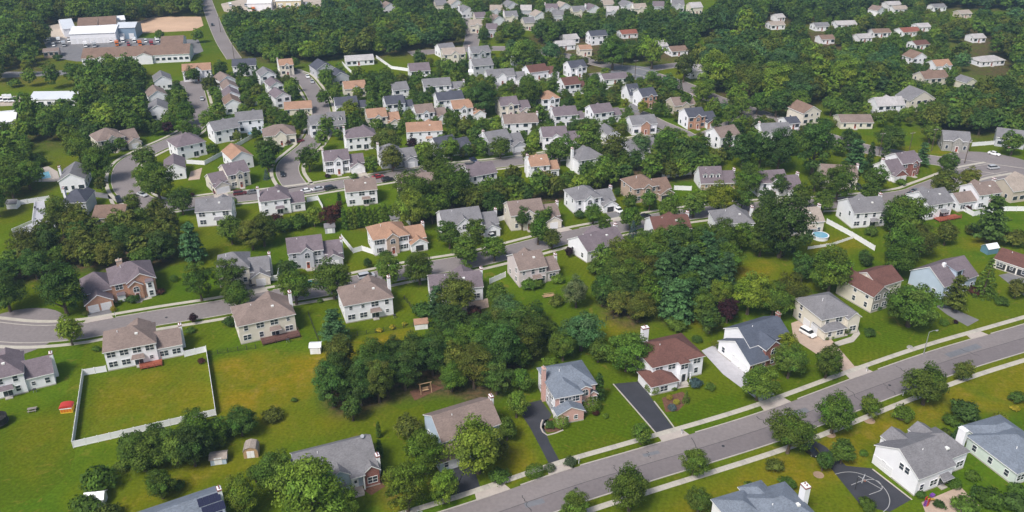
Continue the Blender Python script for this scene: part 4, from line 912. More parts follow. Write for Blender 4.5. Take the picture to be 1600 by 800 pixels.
house(684,232,716,226,'F','charcoal','white house with charcoal roof and black driveway', wing='R', wf=.75, cross=False, dep=9.5, ez=4.6, group=G5)
house(764,223,800,217,'F','gray','grey house with grey roof and white garage beside a small wooden fence', wall='gray', wing='R', wf=.6, chim='L', dep=9.5, group=G5)
house(848,215,888,213,'F','mauve','white house with mauve roof and small double front gables', cross=True, dep=9.5, wing='R', wf=.5, group=G5)
house(950,212,970,210,'E','gray','white garage-fronted house with open dark bay beside the far cul-de-sac', dep=11, ez=4.2, group=G5)
house(1126,216,1158,210,'F','tan','white house with tan roof in front of very tall dark trees', cross=False, dep=9.5, group=G5)
house(1474,219,1518,222,'F','gray','grey stone house with slate-grey roof beside a tall hedge', wall='stone', dep=9, ez=4.6, group=G5)
house(1556,214,1604,220,'F','gray','grey house with dark grey roof behind the white fence', wall='gray', dep=9, ez=4, cross=False, group=G5)

# ================================================================ the estate beyond
G6 = 'houses of the estate beyond the third street'
L6 = [
 (240,128,269,125,'E','gray','white front-gabled house with grey roof, furthest of three by the turning circle',dict(dep=12,ez=4.8)), (232,152,262,148,'E','tan','white front-gabled house with tan roof, middle of three by the turning circle',dict(dep=12,ez=4.8)),
 (231,174,262,171,'E','gray','white front-gabled house with grey roof beside the round purple tree',dict(dep=12,ez=4.8)),
 (344,128,369,124,'E','tan','tan-roofed gabled house at the top of the stepped row',dict(dep=11,ez=4.8)), (348,140,373,137,'E','tan','tan-roofed gabled house, second of the stepped row',dict(dep=11,ez=4.8)), (350,152,376,149,'E','mauve','mauve-roofed gabled house, third of the stepped row',dict(dep=11,ez=4.8)), (351,164,377,161,'E','brown','white gabled house with brown roof at the foot of the stepped row',dict(dep=11,ez=4.8)),
 (368,190,412,186,'B','gray','white house with grey roof and glazed porch below the stepped row',dict(dep=9)),
 (284,112,330,109,'F','orange','white house with orange roof at the head of the turning circle',dict(dep=9,cross=True)), (362,104,400,102,'B','charcoal','dark-roofed white house by the collector road',dict(dep=9)),
 (407,120,432,117,'E','gray','white gabled house with grey roof heading the curved row',dict(dep=11)), (422,136,444,133,'E','mauve','white gabled house with mauve roof in the middle of the curved row',dict(dep=11)), (430,154,455,150,'E','mauve','white gabled house with mauve roof ending the curved row',dict(dep=11)),
 (436,103,459,101,'F','orange','cream house with orange roof beside the wood edge',dict(wall='cream',chim='L',dep=8)), (494,110,524,106,'E','charcoal','grey gabled house with charcoal roof beside the big green lawn',dict(dep=12,wall='gray',ez=4.5)), (520,122,546,119,'E','charcoal','grey gabled house below the charcoal-roofed one by the big lawn',dict(dep=10,ez=4.4,wall='gray')),
 (540,96,585,93,'R','pale','long white single-storey house with pale roof behind the big green lawn',dict(dep=9)), (538,140,573,137,'F','orange','cream house with orange roof below the big green lawn',dict(wall='cream',dep=9,ez=4.5)),
 (603,164,634,161,'B','charcoal','white house with charcoal roof and side wing',dict(wing='R',wf=.45,dep=9)), (524,166,560,163,'B','charcoal','white house with charcoal roof behind leafy bright trees',dict(wing='R',wf=.4,dep=9,ez=4.6)),
 (650,178,680,175,'F','tan','white house with tan roof beside the small turquoise pool',dict(wing='R',wf=.5,dep=9)), (708,171,740,168,'F','orange','white house with orange roof and orange garage wing',dict(wing='R',wf=.5,dep=9)), (684,158,726,154,'B','charcoal','white house with long charcoal roof behind the orange-roofed one',dict(dep=9)),
 (574,185,606,182,'F','orange','cream house with orange roof and front gable below the curved road',dict(wall='cream',wing='R',wf=.3,dep=9)), (484,196,510,193,'F','gray','grey-roofed house with white chimney on the curved road',dict(chim='L',dep=9)), (512,196,541,194,'C','gray','grey house with two white dormers on the curved road',dict(wall='gray',dorm=2,dep=9,ez=3.5)),
 (444,172,488,169,'R','orange','low cream house with long orange roof at the road bend',dict(wall='cream',dep=10)), (614,142,640,139,'B','gray','white house with pale grey roof behind two dark round trees',dict(dep=9)), (662,136,706,133,'F','gray','white house with grey roof and chimney, front gable',dict(wing='R',wf=.5,chim='R',dep=9,cross=False)),
 (640,112,673,110,'B','mauve','white house with mauve roof at the corner of the big lawn',dict(dep=10)), (692,86,728,84,'F','beige','beige house with beige roof by the far crossroads',dict(wall='cream',dep=9)), (688,78,712,75,'B','gray','pale house with grey roof behind the far crossroads',dict(dep=8,ez=4.6)),
 (738,84,768,81,'F','gray','grey house with grey roof and white chimney by the far crossroads',dict(wall='gray',chim='L',dep=9)), (740,104,772,101,'B','gray','grey house with tall chimney beside a clipped hedge',dict(wall='gray',chim='L',dep=9)), (762,121,806,118,'F','gray','white house with grey roof beside the clipped hedge',dict(dep=9,ez=4.6,wing='R',wf=.4)),
 (782,166,812,163,'F','mauve','cream house with mauve roof and two front gables',dict(wall='cream',wing='R',wf=.6,dep=9)), (848,156,876,153,'F','orange','white house with orange hip roof and orange porch roof',dict(hip=True,dep=9)), (866,182,904,179,'B','mauve','white house with mauve roof and chimney on the inner street',dict(chim='L',dep=9,wing='R',wf=.3)),
 (788,194,842,191,'B','tan','white house with long tan roof on the inner street',dict(dep=9,chim='R')), (928,178,960,174,'B','mauve','white house with mauve roof and lower wing on the inner street',dict(wing='R',wf=.45,dep=9)),
 (882,134,908,131,'B','redbrown','white house with red-brown roof by the junction lawn',dict(wing='R',wf=.4,dep=9)), (828,114,858,110,'F','redbrown','white house with red-brown roof and white garage',dict(wing='R',wf=.35,cross=False,dep=9,ez=4.4)), (806,94,834,91,'F','gray','white house with grey roof beside the dark hedge',dict(dep=8,ez=4.4)),
 (892,107,918,104,'F','charcoal','white house with charcoal roof on the junction corner',dict(wing=None,dep=9)), (944,125,983,122,'R','mauve','long white bungalow with mauve roof beside the junction',dict(dep=9)),
 (984,150,1002,148,'C','charcoal','white house part with two dormers under a charcoal roof',dict(dorm=2,dep=9,ez=3.5)), (1004,152,1028,149,'F','charcoal','brick house with charcoal roof by the small cul-de-sac',dict(fm='orange_brick',dep=9,cross=True,cross_fm='orange_brick')),
 (1054,166,1088,163,'F','tan','tan-roofed house beside the collector road',dict(wall='tanw',dep=9,ez=4.4,chim='R')), (1076,184,1104,181,'F','charcoal','brick fronted house with charcoal roof by the collector road',dict(fm='orange_brick',cross_fm='orange_brick',dep=9,wing='R',wf=.6)), (988,196,1028,193,'F','gray','grey-roofed house with small brick front gable',dict(cross_fm='orange_brick',dep=9,ez=4.6)),
 (1192,208,1238,206,'F','gray','white house with grey roof below the collector road bend',dict(dep=9,ez=4.4,chim='L')), (1232,194,1252,192,'R','charcoal','small dark-roofed house beside the collector road',dict(dep=8)), (1080,112,1104,110,'B','pale','small white house by the collector road',dict(dep=8,ez=4)), (906,78,926,77,'R','orange','small cream house with orange roof behind the tree belt',dict(wall='cream',dep=8,ez=4)), (923,57,950,55,'B','charcoal','white house with dark roof behind the tree belt',dict(dep=8)),
 (872,72,900,70,'R','pale','low pale house behind the tree belt',dict(dep=9)), (884,62,906,60,'R','pale','low pale-roofed house above the other behind the tree belt',dict(dep=9)), (972,54,998,52,'R','red','low house with red roof behind the tree belt',dict(dep=8)), (1050,81,1076,79,'R','brown','low white house with pinkish brown roof among dark trees',dict(dep=9)), (1028,73,1045,71,'B','pale','pale house gable among dark trees',dict(dep=8,ez=4)),
 (1256,178,1284,174,'E','brown','cream gabled house with red-brown roof by the collector road',dict(wall='cream',dep=11,w2='cream')), (1314,192,1366,192,'R','tan','long low house with tan roof by the collector road',dict(wall='cream',dep=10)), (1372,166,1416,164,'B','pale','white house with pale roof behind a bare dead tree',dict(dep=9)), (1422,158,1462,154,'E','gray','cream gabled house with grey roof beside the white one',dict(wall='cream',dep=10)),
 (1445,124,1484,121,'B','brown','cream house with brown roof in the eastern trees',dict(wall='cream',dep=9)), (1427,92,1451,90,'E','brown','white gabled house with brown roof among the eastern trees',dict(dep=9)), (1463,104,1489,102,'F','orange','white house with orange roof among the eastern trees',dict(dep=8,ez=4.4)), (1534,97,1572,94,'R','pale','low white house with pale pink roof among the eastern trees',dict(dep=9,hip=True)), (1510,130,1528,128,'E','gray','small cream gabled house under the eastern trees',dict(wall='cream',dep=8,ez=3.6)),
 (1275,42,1298,41,'R','gray','low grey-roofed bungalow among far trees',dict(dep=8)), (1308,39,1340,38,'R','pale','low bungalow with pale roof among far trees',dict(dep=8)), (1343,60,1364,59,'R','pale','low pale bungalow with greenish roof among far trees',dict(dep=8)), (1366,52,1394,51,'R','brown','low brown-roofed bungalow among far trees',dict(dep=8)), (1412,51,1440,49,'R','red','low red-roofed bungalow among far trees',dict(dep=9)), (1432,71,1454,69,'R','redbrown','low red-brown roofed bungalow among far trees',dict(dep=8)), (1436,43,1456,42,'R','pale','small white bungalow beside the red-roofed one',dict(dep=8)),
 (1372,17,1384,15,'E','tan','tan-gabled house on the far ridge',dict(dep=8,ez=4)), (1388,8,1410,7,'R','pale','pale-roofed house on the far ridge',dict(dep=8)), (1398,15,1420,14,'R','beige','beige-roofed house on the far ridge',dict(dep=8)), (1460,12,1480,11,'R','gray','low grey house on the far ridge',dict(dep=8)), (1502,22,1520,21,'R','beige','low tan house on the far ridge',dict(dep=8,wall='tanw')), (1522,60,1542,59,'R','pale','small white bungalow deep in the eastern wood',dict(dep=8)), (1284,62,1306,61,'R','brown','low brown bungalow beside the grey-roofed one',dict(dep=8)), (1205,40,1228,39,'R','beige','low beige bungalow at the ridge wood edge',dict(dep=8)), (1215,28,1228,27,'R','pale','small pale bungalow at the ridge wood edge',dict(dep=8)),
]
for a in L6:
    house(*a[:7], group=G6, **a[7])
# far rows along the top
far = [(732,14,'gray'),(752,24,'mauve'),(775,12,'beige'),(802,6,'gray'),(800,22,'gray'),(822,12,'pale'),(846,22,'beige'),(828,32,'gray'),(862,10,'mauve'),(884,8,'beige'),(906,14,'gray'),(872,20,'gray'),(930,12,'mauve'),(952,4,'beige'),(958,14,'pale'),(984,6,'gray'),(1002,10,'beige'),(1030,6,'mauve'),(715,3,'beige'),(690,4,'gray'),(1060,4,'gray'),(780,28,'tan'),(745,36,'beige'),(768,42,'mauve'),(610,8,'tan'),(1090,8,'pale')]
ROOFWORD = dict(gray='grey', mauve='mauve', beige='beige', pale='pale', tan='tan')
for k, (x, y, rf) in enumerate(far):
    house(x-(9 if k % 2 else 10), y+4, x+(9 if k % 2 else 10), y+3+(k % 3-1), 'F' if k % 3 else 'E', rf, f'small pale far-off house with {ROOFWORD[rf]} roof in the topmost rows', wall=['white','cream','gray'][k % 3], dep=9, cross=k % 2 == 0, ez=5.0, group=f'{ROOFWORD[rf]} roofed houses in the topmost rows', chim='L' if k % 4 == 0 else None)

# ================================================================ works, barns and sheds
def hall(x1, y1, x2, y2, dep, ez, wall, roofm, label, pitch=.22, axis='gx', name='warehouse', cat='warehouse', doors=0, wins=0, fm=None, eave_blk=None):
    O, rz, W = hframe(x1, y1, x2, y2, ez); r = empty(name, O, rz); tag(r, label, cat, 'works buildings')
    B = [Blk(0, W, 0, dep, ez, axis, pitch)] + (eave_blk(W) if eave_blk else [])
    a, b = MB(), MB()
    for q in B: wall_geo(a, q); roof_geo(b, q)
    a.build('wall', [wall, fm or wall], r); b.build('roof', [roofm, 'trim'], r)
    for k in range(doors): 
        g = MB(); w_ = min(4.5, W/(doors+1)*.8); xc = W*(k+.5)/doors
        for j in range(5): g.box(xc-w_/2, xc+w_/2, -.08, 0, j*.7+.02, j*.7+.66)
        g.build('garage_door', 'garage_white', r)
    for k in range(wins): inst('window', FWIN[(1.9,1.45)], r, (W*(k+.5)/wins, 0, min(ez-1.2, 2.2)))
    c = O + Matrix.Rotation(rz,3,'Z')@Vector((W/2, dep/2, 0)); pj = [proj(O+Matrix.Rotation(rz,3,'Z')@Vector((x,y,z))) for x in (0,W) for y in (0,dep) for z in (0, B[0].ridge())]
    HOUSES.append(dict(c=c, rx=W/2, ry=dep/2, rz=rz, box=(min(p[0] for p in pj), min(p[1] for p in pj), max(p[0] for p in pj), max(p[1] for p in pj)), d=c.length))
    return r
hall(107,54,180,51,22,6,'white','metal_roof_white','long white works shed with pale metal roof and loading doors', doors=7)
hall(120,42,152,40,26,7,'pinkish','shingle_brown','works hall with brown roof behind the pale metal shed', axis='gx'); hall(154,40,182,38,26,7,'pinkish','shingle_brown','second works hall with brown roof beside the blue shed')
hall(180,44,211,43,16,7,'bluewall','metal_roof','blue-walled works shed with pale metal roof', doors=2); hall(98,46,118,44,30,5,'white','metal_roof','narrow white works shed with grey metal roof at the end of the halls'); hall(184,32,196,31,14,5,'white','metal_roof_white','small white works shed behind the halls')
hall(126,92,212,88,18,4,'white','shingle_brown','long low building with brown roof and white pediment, western half', pitch=.4, wins=9, eave_blk=lambda W: [Blk(W*.28,W*.44,-1.5,8,4,'gy',.4)]); hall(212,88,296,84,18,4.5,'white','shingle_brown','long low building with brown roof and white pediment, eastern half', pitch=.4, wins=9, eave_blk=lambda W: [Blk(W*.0,W*.3,-1.5,9,4.5,'gy',.4)])
hall(250,74,286,72,24,4.5,'white','shingle_brown','brown-roofed hall standing behind the long low building', pitch=.3); hall(66,82,92,80,9,3.5,'tan_brick','shingle_tan','small tan brick office in the works yard', wins=3)
hall(44,156,118,155,13,4,'white','metal_roof','long white barn with grey metal roof beside the wood', name='barn', cat='barn', pitch=.3, wins=6); hall(-40,196,24,190,18,5,'white','metal_roof_white','white shed with pale metal roof at the wood edge', pitch=.2)
hall(430,2,470,1,20,5,'yellow','metal_roof_white','yellow-walled works building beyond the gravel yard', doors=3); hall(385,6,424,5,16,5,'white','metal_roof_white','low white building beside the gravel yard')

def shed(px, w, d, h, rz, wallm, roofm, label, gambrel=False, door=True, pitch=.7):
    c = at(*px); r = empty('shed', c, rz); tag(r, label, 'shed', 'garden sheds')
    a, b = MB(), MB(); 
    if gambrel:
        pr = [(-w/2,h),(-w*.36,h+w*.26),(0,h+w*.38),(w*.36,h+w*.26),(w/2,h)]
        a.prism([(-w/2,0),(w/2,0)]+pr[::-1], -d/2, d/2, 0)
        for (xa,za),(xb,zb) in zip(pr[:-1], pr[1:]):
            k = 1.06; b.slab([(xa*k,-d/2-.12,za+.06),(xb*k,-d/2-.12,zb+.06),(xb*k,d/2+.12,zb+.06),(xa*k,d/2+.12,za+.06)], .07, 0, 0)
    else:
        q = Blk(-w/2,w/2,-d/2,d/2,h,'gx',pitch,oh=.15); wall_geo(a,q); roof_geo(b,q,.08)
    a.build('wall', wallm, r); b.build('roof', roofm, r)
    if door:
        g = MB(); g.box(-.02,.75,-d/2-.05,-d/2,.1,1.85,0); g.build('door', 'trim', r); g = MB(); g.box(-.8,-.06,-d/2-.05,-d/2,.1,1.85,0); g.build('door', 'trim', r)
    HOUSES.append(dict(c=c, rx=w/2, ry=d/2, rz=rz, box=(proj(c)[0]-12, proj(c)[1]-18, proj(c)[0]+12, proj(c)[1]+2), d=c.length))
shed((152,786), 3.4, 2.6, 1.9, .15, 'vinyl_white', 'vinyl_white', 'white plastic garden shed beside feathery bushes')
shed((343,720), 3.2, 2.6, 1.5, .2, 'blue', 'shingle_beige', 'low shed with pale blue wall beside the thicket', pitch=.4); shed((394,709), 3.0, 2.8, 1.7, .15, 'wood_tan', 'shingle_beige', 'tan barn-roofed garden shed beside the thicket', gambrel=True)
shed((494,549), 2.6, 2.6, 2.0, .1, 'vinyl_white', 'metal_roof_white', 'white shed standing in the open field', pitch=.4); shed((658,511), 3.4, 2.6, 1.8, .2, 'vinyl_white', 'shingle_orange', 'small white shed with orange roof at the grove edge')
shed((616,349), 2.8, 3.0, 2.2, .5, 'tanw', 'shingle_gray', 'tan shed beside the tall feathery hedge', door=True); shed((516,362), 3.2, 2.8, 2.1, .2, 'gray', 'shingle_gray', 'grey shed beside the tall feathery hedge'); shed((22,324), 3.4, 3, 2, .1, 'vinyl_white', 'shingle_gray', 'white shed at the end of the white fence by the pool')
shed((1545,394), 4.0, 3.0, 2.0, .3, 'tarp_blue', 'metal_roof_white', 'blue shed with white roof beside the red-brown building', door=False); shed((740,118), 5, 3, 2.2, 0, 'vinyl_white', 'vinyl_white', 'white shed beside the clipped hedge'); shed((1486,228), 4, 3, 2, 0, 'wood_gray', 'shingle_brown', 'grey wooden shed by the grey stone house')
# ================================================================ fences
def fence(px, label, h=1.8, step=2.4, mat='vinyl_white', group='white vinyl fences', name='fence', wire=False):
    pts = [at(x,y) for x, y in px]; r = empty(name, pts[0]); tag(r, label, 'fence', group)
    pm = MB(); pm.box(-.065,.065,-.065,.065,0,h+.12); pm.quad([(-.09,-.09,h+.12),(.09,-.09,h+.12),(.09,.09,h+.12),(-.09,.09,h+.12)]); post = pm.mesh('post', [mat]); cache = {}
    for a, b in zip(pts[:-1], pts[1:]):
        L = (b-a).length; n = max(1, round(L/step)); s = L/n; t = (b-a).normalized(); ang = math.atan2(t.y, t.x)
        key = round(s, 3)
        if key not in cache:
            p = MB(); w_ = s-.14
            if wire:
                for z in (.08, h*.5, h-.05): p.box(.07, .07+w_, -.015, .015, z-.015, z+.015)
                for x in np.arange(.2, w_, .3): p.box(x, x+.012, -.006, .006, .08, h-.05)
            else:
                p.box(.07,.07+w_,-.04,.04,.10,.26); p.box(.07,.07+w_,-.04,.04,h-.16,h)
                x = .08
                while x < w_-.02: p.box(x, min(x+.165,.07+w_), -.02, .02, .24, h-.14); x += .17
            cache[key] = p.mesh('panel', [mat])
        for k in range(n):
            q = a+t*s*k; inst('panel', cache[key], r, q-pts[0], ang); inst('post', post, r, q-pts[0], ang)
    inst('post', post, r, pts[-1]-pts[0])
    return r
fence([(167,581),(131,587),(115,700),(338,649),(323,550),(289,558)], 'white vinyl fence enclosing the square back lawn')
fence([(292,256),(320,258),(346,244),(372,229),(400,213)], 'long curving white fence behind the front-gabled houses', step=3)
fence([(480,316),(497,313),(505,328)], 'short white fence beside the mauve-roofed corner back garden', step=3); fence([(612,333),(626,338),(641,353)], 'white fence beside the tan shed', step=3); fence([(534,374),(552,396),(566,392),(584,398)], 'white fence between the grey house and the orange-roofed house', step=3)
fence([(765,444),(790,433)], 'short white fence beside the pinkish house'); fence([(1291,349),(1330,370),(1366,392)], 'long straight white fence running down from the cream house'); fence([(1262,390),(1300,384),(1332,373)], 'low pale fence around the dry lawn with the round pool', h=1.0)
fence([(1034,279),(1056,276),(1080,273)], 'white fence behind the three-dormer house', step=3); fence([(1053,297),(1080,298)], 'white fence beside the three-dormer house', step=3); fence([(1518,229),(1568,225)], 'white fence below the grey eastern house', step=3); fence([(27,321),(78,313)], 'white fence beside the shed and the charcoal-roofed house', step=3)
fence([(535,101),(548,114),(562,127)], 'white fence down the western side of the big green lawn', step=3.5); fence([(588,91),(612,108),(640,112)], 'white fence along the eastern side of the big green lawn', step=3.5); fence([(890,151),(916,146)], 'white fence beside the orange-hipped house', step=3.5); fence([(926,141),(985,138)], 'white fence behind the junction bungalow', step=3.5)
fence([(768,350),(790,343)], 'white fence between the grey-roofed and tan-roofed fronts', step=3); fence([(368,169),(402,164)], 'white fence below the stepped row of gables', step=3.5); fence([(1498,326),(1520,338),(1560,330),(1602,330)], 'white fence behind the eastern junction house', step=3)
fence([(232,140),(208,142)], 'white fence beside the middle gabled house', step=3.5); fence([(418,440),(434,438),(438,420)], 'low white fence beside the dark car driveway', step=3); fence([(655,166),(640,172),(615,170)], 'white fence by the small turquoise pool', step=3.5); fence([(790,212),(845,209)], 'white fence behind the grey garage house', step=3.5)
for px, lb in (([(482,492),(498,534)], 'thin dark wire fence between two back lawns'), ([(545,527),(600,518),(646,510)], 'thin dark wire fence along the open field'), ([(947,501),(992,490)], 'thin dark wire fence at the grove clearing'), ([(832,478),(862,508)], 'thin dark wire fence beside the pale loose tree'), ([(632,468),(645,484)], 'short dark wire fence beside the tan-roofed white house'), ([(325,556),(372,548),(400,545)], 'thin dark wire fence beside the wide deck')):
    fence(px, lb, h=1.2, mat='metal_dark', group='thin wire fences', wire=True)

# ================================================================ vehicles
def loft(mb, st, mi=0):
    """st: (x, z0, z1, half width low, half width high) cross sections from rear to nose"""
    rings = []
    for x, z0, z1, w0, w1 in st:
        i = len(mb.v); zm = z0+(z1-z0)*.45
        mb.v += [(x,-w0,z0),(x,w0,z0),(x,w0*1.04,zm),(x,w1,z1),(x,-w1,z1),(x,-w0*1.04,zm)]; rings.append(i)
    for a, b in zip(rings[:-1], rings[1:]):
        for k in range(6):
            k2 = (k+1) % 6; mb.f.append((a+k, b+k, b+k2, a+k2)); mb.m.append(mi)
    mb.f.append(tuple(rings[0]+k for k in range(6))); mb.m.append(mi); mb.f.append(tuple(rings[-1]+k for k in reversed(range(6)))); mb.m.append(mi)
CARM = {}
def car_meshes(kind, col):
    key = (kind, col)
    if key in CARM: return CARM[key]
    P = 'paint_'+col; out = []
    L, H = {'sedan': (4.7,1.45), 'suv': (4.7,1.75), 'van': (5.1,1.8), 'truck': (6.2,2.7)}[kind]
    b = MB(); h = L/2
    if kind == 'sedan': loft(b, [(-h,.45,.75,.72,.62),(-h+.12,.25,.95,.86,.8),(-h+1.0,.22,1.0,.9,.82),(0,.22,.98,.91,.84),(h-1.3,.22,.95,.9,.8),(h-.25,.25,.8,.84,.72),(h,.4,.62,.68,.58)])
    elif kind in ('suv','van'): loft(b, [(-h,.45,.95,.8,.75),(-h+.1,.3,1.08,.9,.85),(-h+1.2,.28,1.1,.93,.86),(0,.28,1.1,.94,.87),(h-1.2,.28,1.08,.92,.82),(h-.2,.3,.92,.87,.76),(h,.45,.72,.72,.64)])
    else: loft(b, [(-h,.5,1.0,1.0,1.0),(0,.5,1.0,1.0,1.0),(h-1.8,.4,1.1,1.0,.98),(h-.2,.4,1.1,.95,.9),(h,.5,.8,.85,.8)])
    out.append(('body', b.mesh('body', [P]), (0,0,0)))
    g = MB(); r = MB()
    if kind == 'sedan':
        loft(g, [(-h+.7,.96,.98,.8,.78),(-h+1.35,.96,1.38,.78,.62),(.35,.96,1.4,.78,.62),(1.15,.94,.97,.76,.74)]); loft(r, [(-h+1.25,1.37,1.40,.66,.6),(-.4,1.4,1.46,.68,.6),(.45,1.38,1.42,.66,.6)])
    elif kind in ('suv','van'):
        zt = H-.08; loft(g, [(-h+.08,1.06,1.1,.85,.83),(-h+.35,1.06,zt,.84,.7),(.5,1.06,zt,.84,.7),(1.25 if kind == 'suv' else 1.6,1.04,1.08,.8,.78)]); loft(r, [(-h+.25,zt-.02,zt+.04,.74,.66),(-.5,zt,zt+.1,.76,.68),(.6,zt-.02,zt+.03,.74,.66)])
    else:
        loft(g, [(h-1.9,1.1,1.9,.95,.85),(h-1.0,1.1,1.9,.95,.85),(h-.3,1.08,1.12,.88,.86)]); loft(r, [(-h,1.0,2.75,1.1,1.1),(h-2.0,1.0,2.75,1.1,1.1)]); r.box(h-1.95,h-.95,-.88,.88,1.9,2.0)
    out.append(('cabin_glass', g.mesh('cabin_glass', ['car_glass']), (0,0,0))); out.append(('cargo_box' if kind == 'truck' else 'roof', r.mesh('car_roof', [P]), (0,0,0)))
    wmb = MB(); wmb.cyl((0,-.11,0),(0,.11,0),.34,.34,14,0); wmb.cyl((0,-.12,0),(0,.12,0),.2,.2,10,1); wm = wmb.mesh('wheel', ['rubber','rim'])
    for sx in (h-.95, -h+1.0):
        for sy in (-.82,.82): out.append(('wheel', wm, (sx,sy,.34)))
    lm = MB(); lm.box(-.05,.05,-.16,.16,-.07,.07); hl = lm.mesh('headlight', ['head_lens']); tl = MB(); tl.box(-.04,.04,-.13,.13,-.1,.1); tm = tl.mesh('tail_light', ['tail_lens'])
    for sy in (-.55,.55): out.append(('headlight', hl, (h-.06,sy,.66))); out.append(('tail_light', tm, (-h+.02,sy,.8)))
    CARM[key] = out; return out
def car(x, y, dx, dy, kind, col, label, group='parked cars', z=.03):
    p = at(x, y); q = at(x+dx, y+dy); r = empty({'truck': 'box_truck', 'van': 'minivan'}.get(kind, 'car'), (p.x, p.y, z), math.atan2(q.y-p.y, q.x-p.x))
    tag(r, label, {'truck': 'truck', 'van': 'van'}.get(kind, 'car'), group)
    for n, me, loc in car_meshes(kind, col): inst(n, me, r, loc)
for c in [(573,434,20,-4,'van','silver','silver minivan parked on the second street'),(487,446,20,-4,'sedan','teal','teal car parked under the second street trees'),(394,443,3,12,'suv','black','black car standing before the grey-roofed garage'),(1262,523,21,12,'suv','white','white car on the tan paved driveway'),(1264,706,14,10,'sedan','black','dark car on the black basketball driveway'),
 (768,372,8,6,'suv','white','white car before the grey-roofed house with street trees'),(966,331,8,5,'suv','white','white car on the driveway of the blue-sided house'),(205,231,16,-3,'suv','black','black car before the tan-hipped house'),(214,227,16,-3,'sedan','navy','dark blue car behind the black one before the tan-hipped house'),(223,306,16,6,'sedan','silver','silver and black car parked at the bend'),(186,315,4,8,'suv','black','dark car parked on the outer side of the bend'),
 (337,300,4,10,'suv','maroon','maroon car on the pale driveway by the stacked stone'),(375,304,16,-2,'suv','maroon','maroon car parked on the third street'),(396,302,16,-2,'sedan','gray','grey car parked on the third street behind the maroon one'),(442,274,2,8,'sedan','black','black car driving round the side street bend'),(480,300,16,-3,'sedan','white','white car parked beside the mauve-roofed corner garden'),(499,297,16,-3,'sedan','silver','silver car parked between a white and a black car'),(517,296,16,-3,'suv','black','black car parked before the tan gable house'),
 (591,278,16,-3,'sedan','red','red car parked on the third street'),(606,283,16,-3,'suv','black','black car parked behind the red one'),(740,252,10,6,'sedan','navy','dark blue car before the charcoal-roofed garage'),(467,222,12,-3,'sedan','red','red car beside dark red shrubs'),(1007,340,16,-4,'sedan','black','black car parked under the second street trees by the spruce'),(1422,306,18,-4,'sedan','black','black car driving on the second street'),(1552,264,18,-2,'suv','silver','silver car crossing the wide junction'),(1553,242,16,4,'sedan','white','white car parked above the wide junction'),(1340,295,8,6,'suv','black','black car before the broad tan roof'),
 (316,156,1,10,'sedan','silver','silver car parked on the short turning street'),(481,121,5,8,'sedan','white','white car parked on the curved street'),(488,129,4,8,'sedan','silver','silver car parked on the curved street'),(460,110,10,3,'sedan','black','black car parked at the curved street end'),(990,157,6,4,'sedan','navy','dark blue car before the two-dormer house'),(1012,90,12,1,'sedan','silver','silver car under trees by the junction'),(1104,97,12,-1,'sedan','white','white car on the far branch road'),(940,120,12,-3,'suv','white','white car parked by the junction bungalow'),(332,40,2,8,'sedan','black','black car driving on the wide corner road'),(1430,300,8,-2,'sedan','gray','grey car behind the black one on the second street') ]: car(*c)
yard = [(x, 66+(k % 2)*6, 'white' if k % 3 else 'silver') for k, x in enumerate(range(76,112,8))] + [(x, 63+(k % 2)*10, ['black','white','yellow','silver'][k % 4]) for k, x in enumerate(range(127,158,7))] + [(x, 66+(k % 2)*5, ['white','orange','white','red'][k % 4]) for k, x in enumerate(range(174,250,9))] + [(x, 158, 'white') for x in (2,9,16,23)] + [(x, 10+(k*7 % 14), ['white','yellow','silver','orange'][k % 4]) for k, x in enumerate(range(360,496,12))]
for k, (x, y, c) in enumerate(yard):
    where = 'by the white barn' if y == 158 else 'in the gravel yard' if x > 340 else 'in the works yard'
    t = 'truck' if k % 3 != 1 else 'van'
    car(x, y, 3, 10, t, c, f'{c} {"box truck" if t == "truck" else "van"} parked {where}', f'{c} {t}s parked {where}')
# ================================================================ lamps and poles
def lamp(px, h, ang, label):
    r = empty('street_lamp', at(*px)); tag(r, label, 'street lamp', 'street lamps')
    p = MB(); p.cyl((0,0,0),(0,0,h),.11,.07,10); p.cyl((0,0,0),(0,0,.3),.18,.16,10); p.build('pole', 'metal_gray', r)
    a = MB(); c, s = math.cos(ang), math.sin(ang); a.cyl((0,0,h-.1),(c*.9,s*.9,h+.25),.05,.05,8); a.cyl((c*.9,s*.9,h+.25),(c*1.7,s*1.7,h+.28),.05,.05,8); a.build('arm', 'metal_gray', r)
    q = MB(); q.cyl((c*1.6,s*1.6,h+.28),(c*2.4,s*2.4,h+.24),.11,.15,8); hd = q.build('lamp_head', 'metal_gray', r); q = MB(); q.cyl((c*1.8,s*1.8,h+.14),(c*2.3,s*2.3,h+.10),.1,.1,8); q.build('lens', 'lamp_glass', hd)
lamp((1443,553), 6.6, math.radians(10), 'grey street lamp on the sidewalk before the large dark tree'); lamp((655,838), 6.6, math.radians(-40), 'grey street lamp among leafy trees by the front road')
lamp((947,102), 8, 0, 'street lamp on the collector road by the junction'); lamp((972,104), 8, 0, 'second street lamp on the collector road by the junction')
def utility(px, h, rz, label):
    r = empty('utility_pole', at(*px), rz); tag(r, label, 'utility pole', 'utility poles')
    p = MB(); p.cyl((0,0,0),(0,0,h),.17,.11,10); p.build('pole', 'bark', r); p = MB(); p.box(-1.2,1.2,-.06,.06,h-.8,h-.65); c = p.build('crossarm', 'wood_gray', r)
    for x in (-1.1,-.5,.5,1.1): i = MB(); i.cyl((x,0,h-.65),(x,0,h-.45),.05,.04,6); i.build('insulator', 'lamp_glass', c)
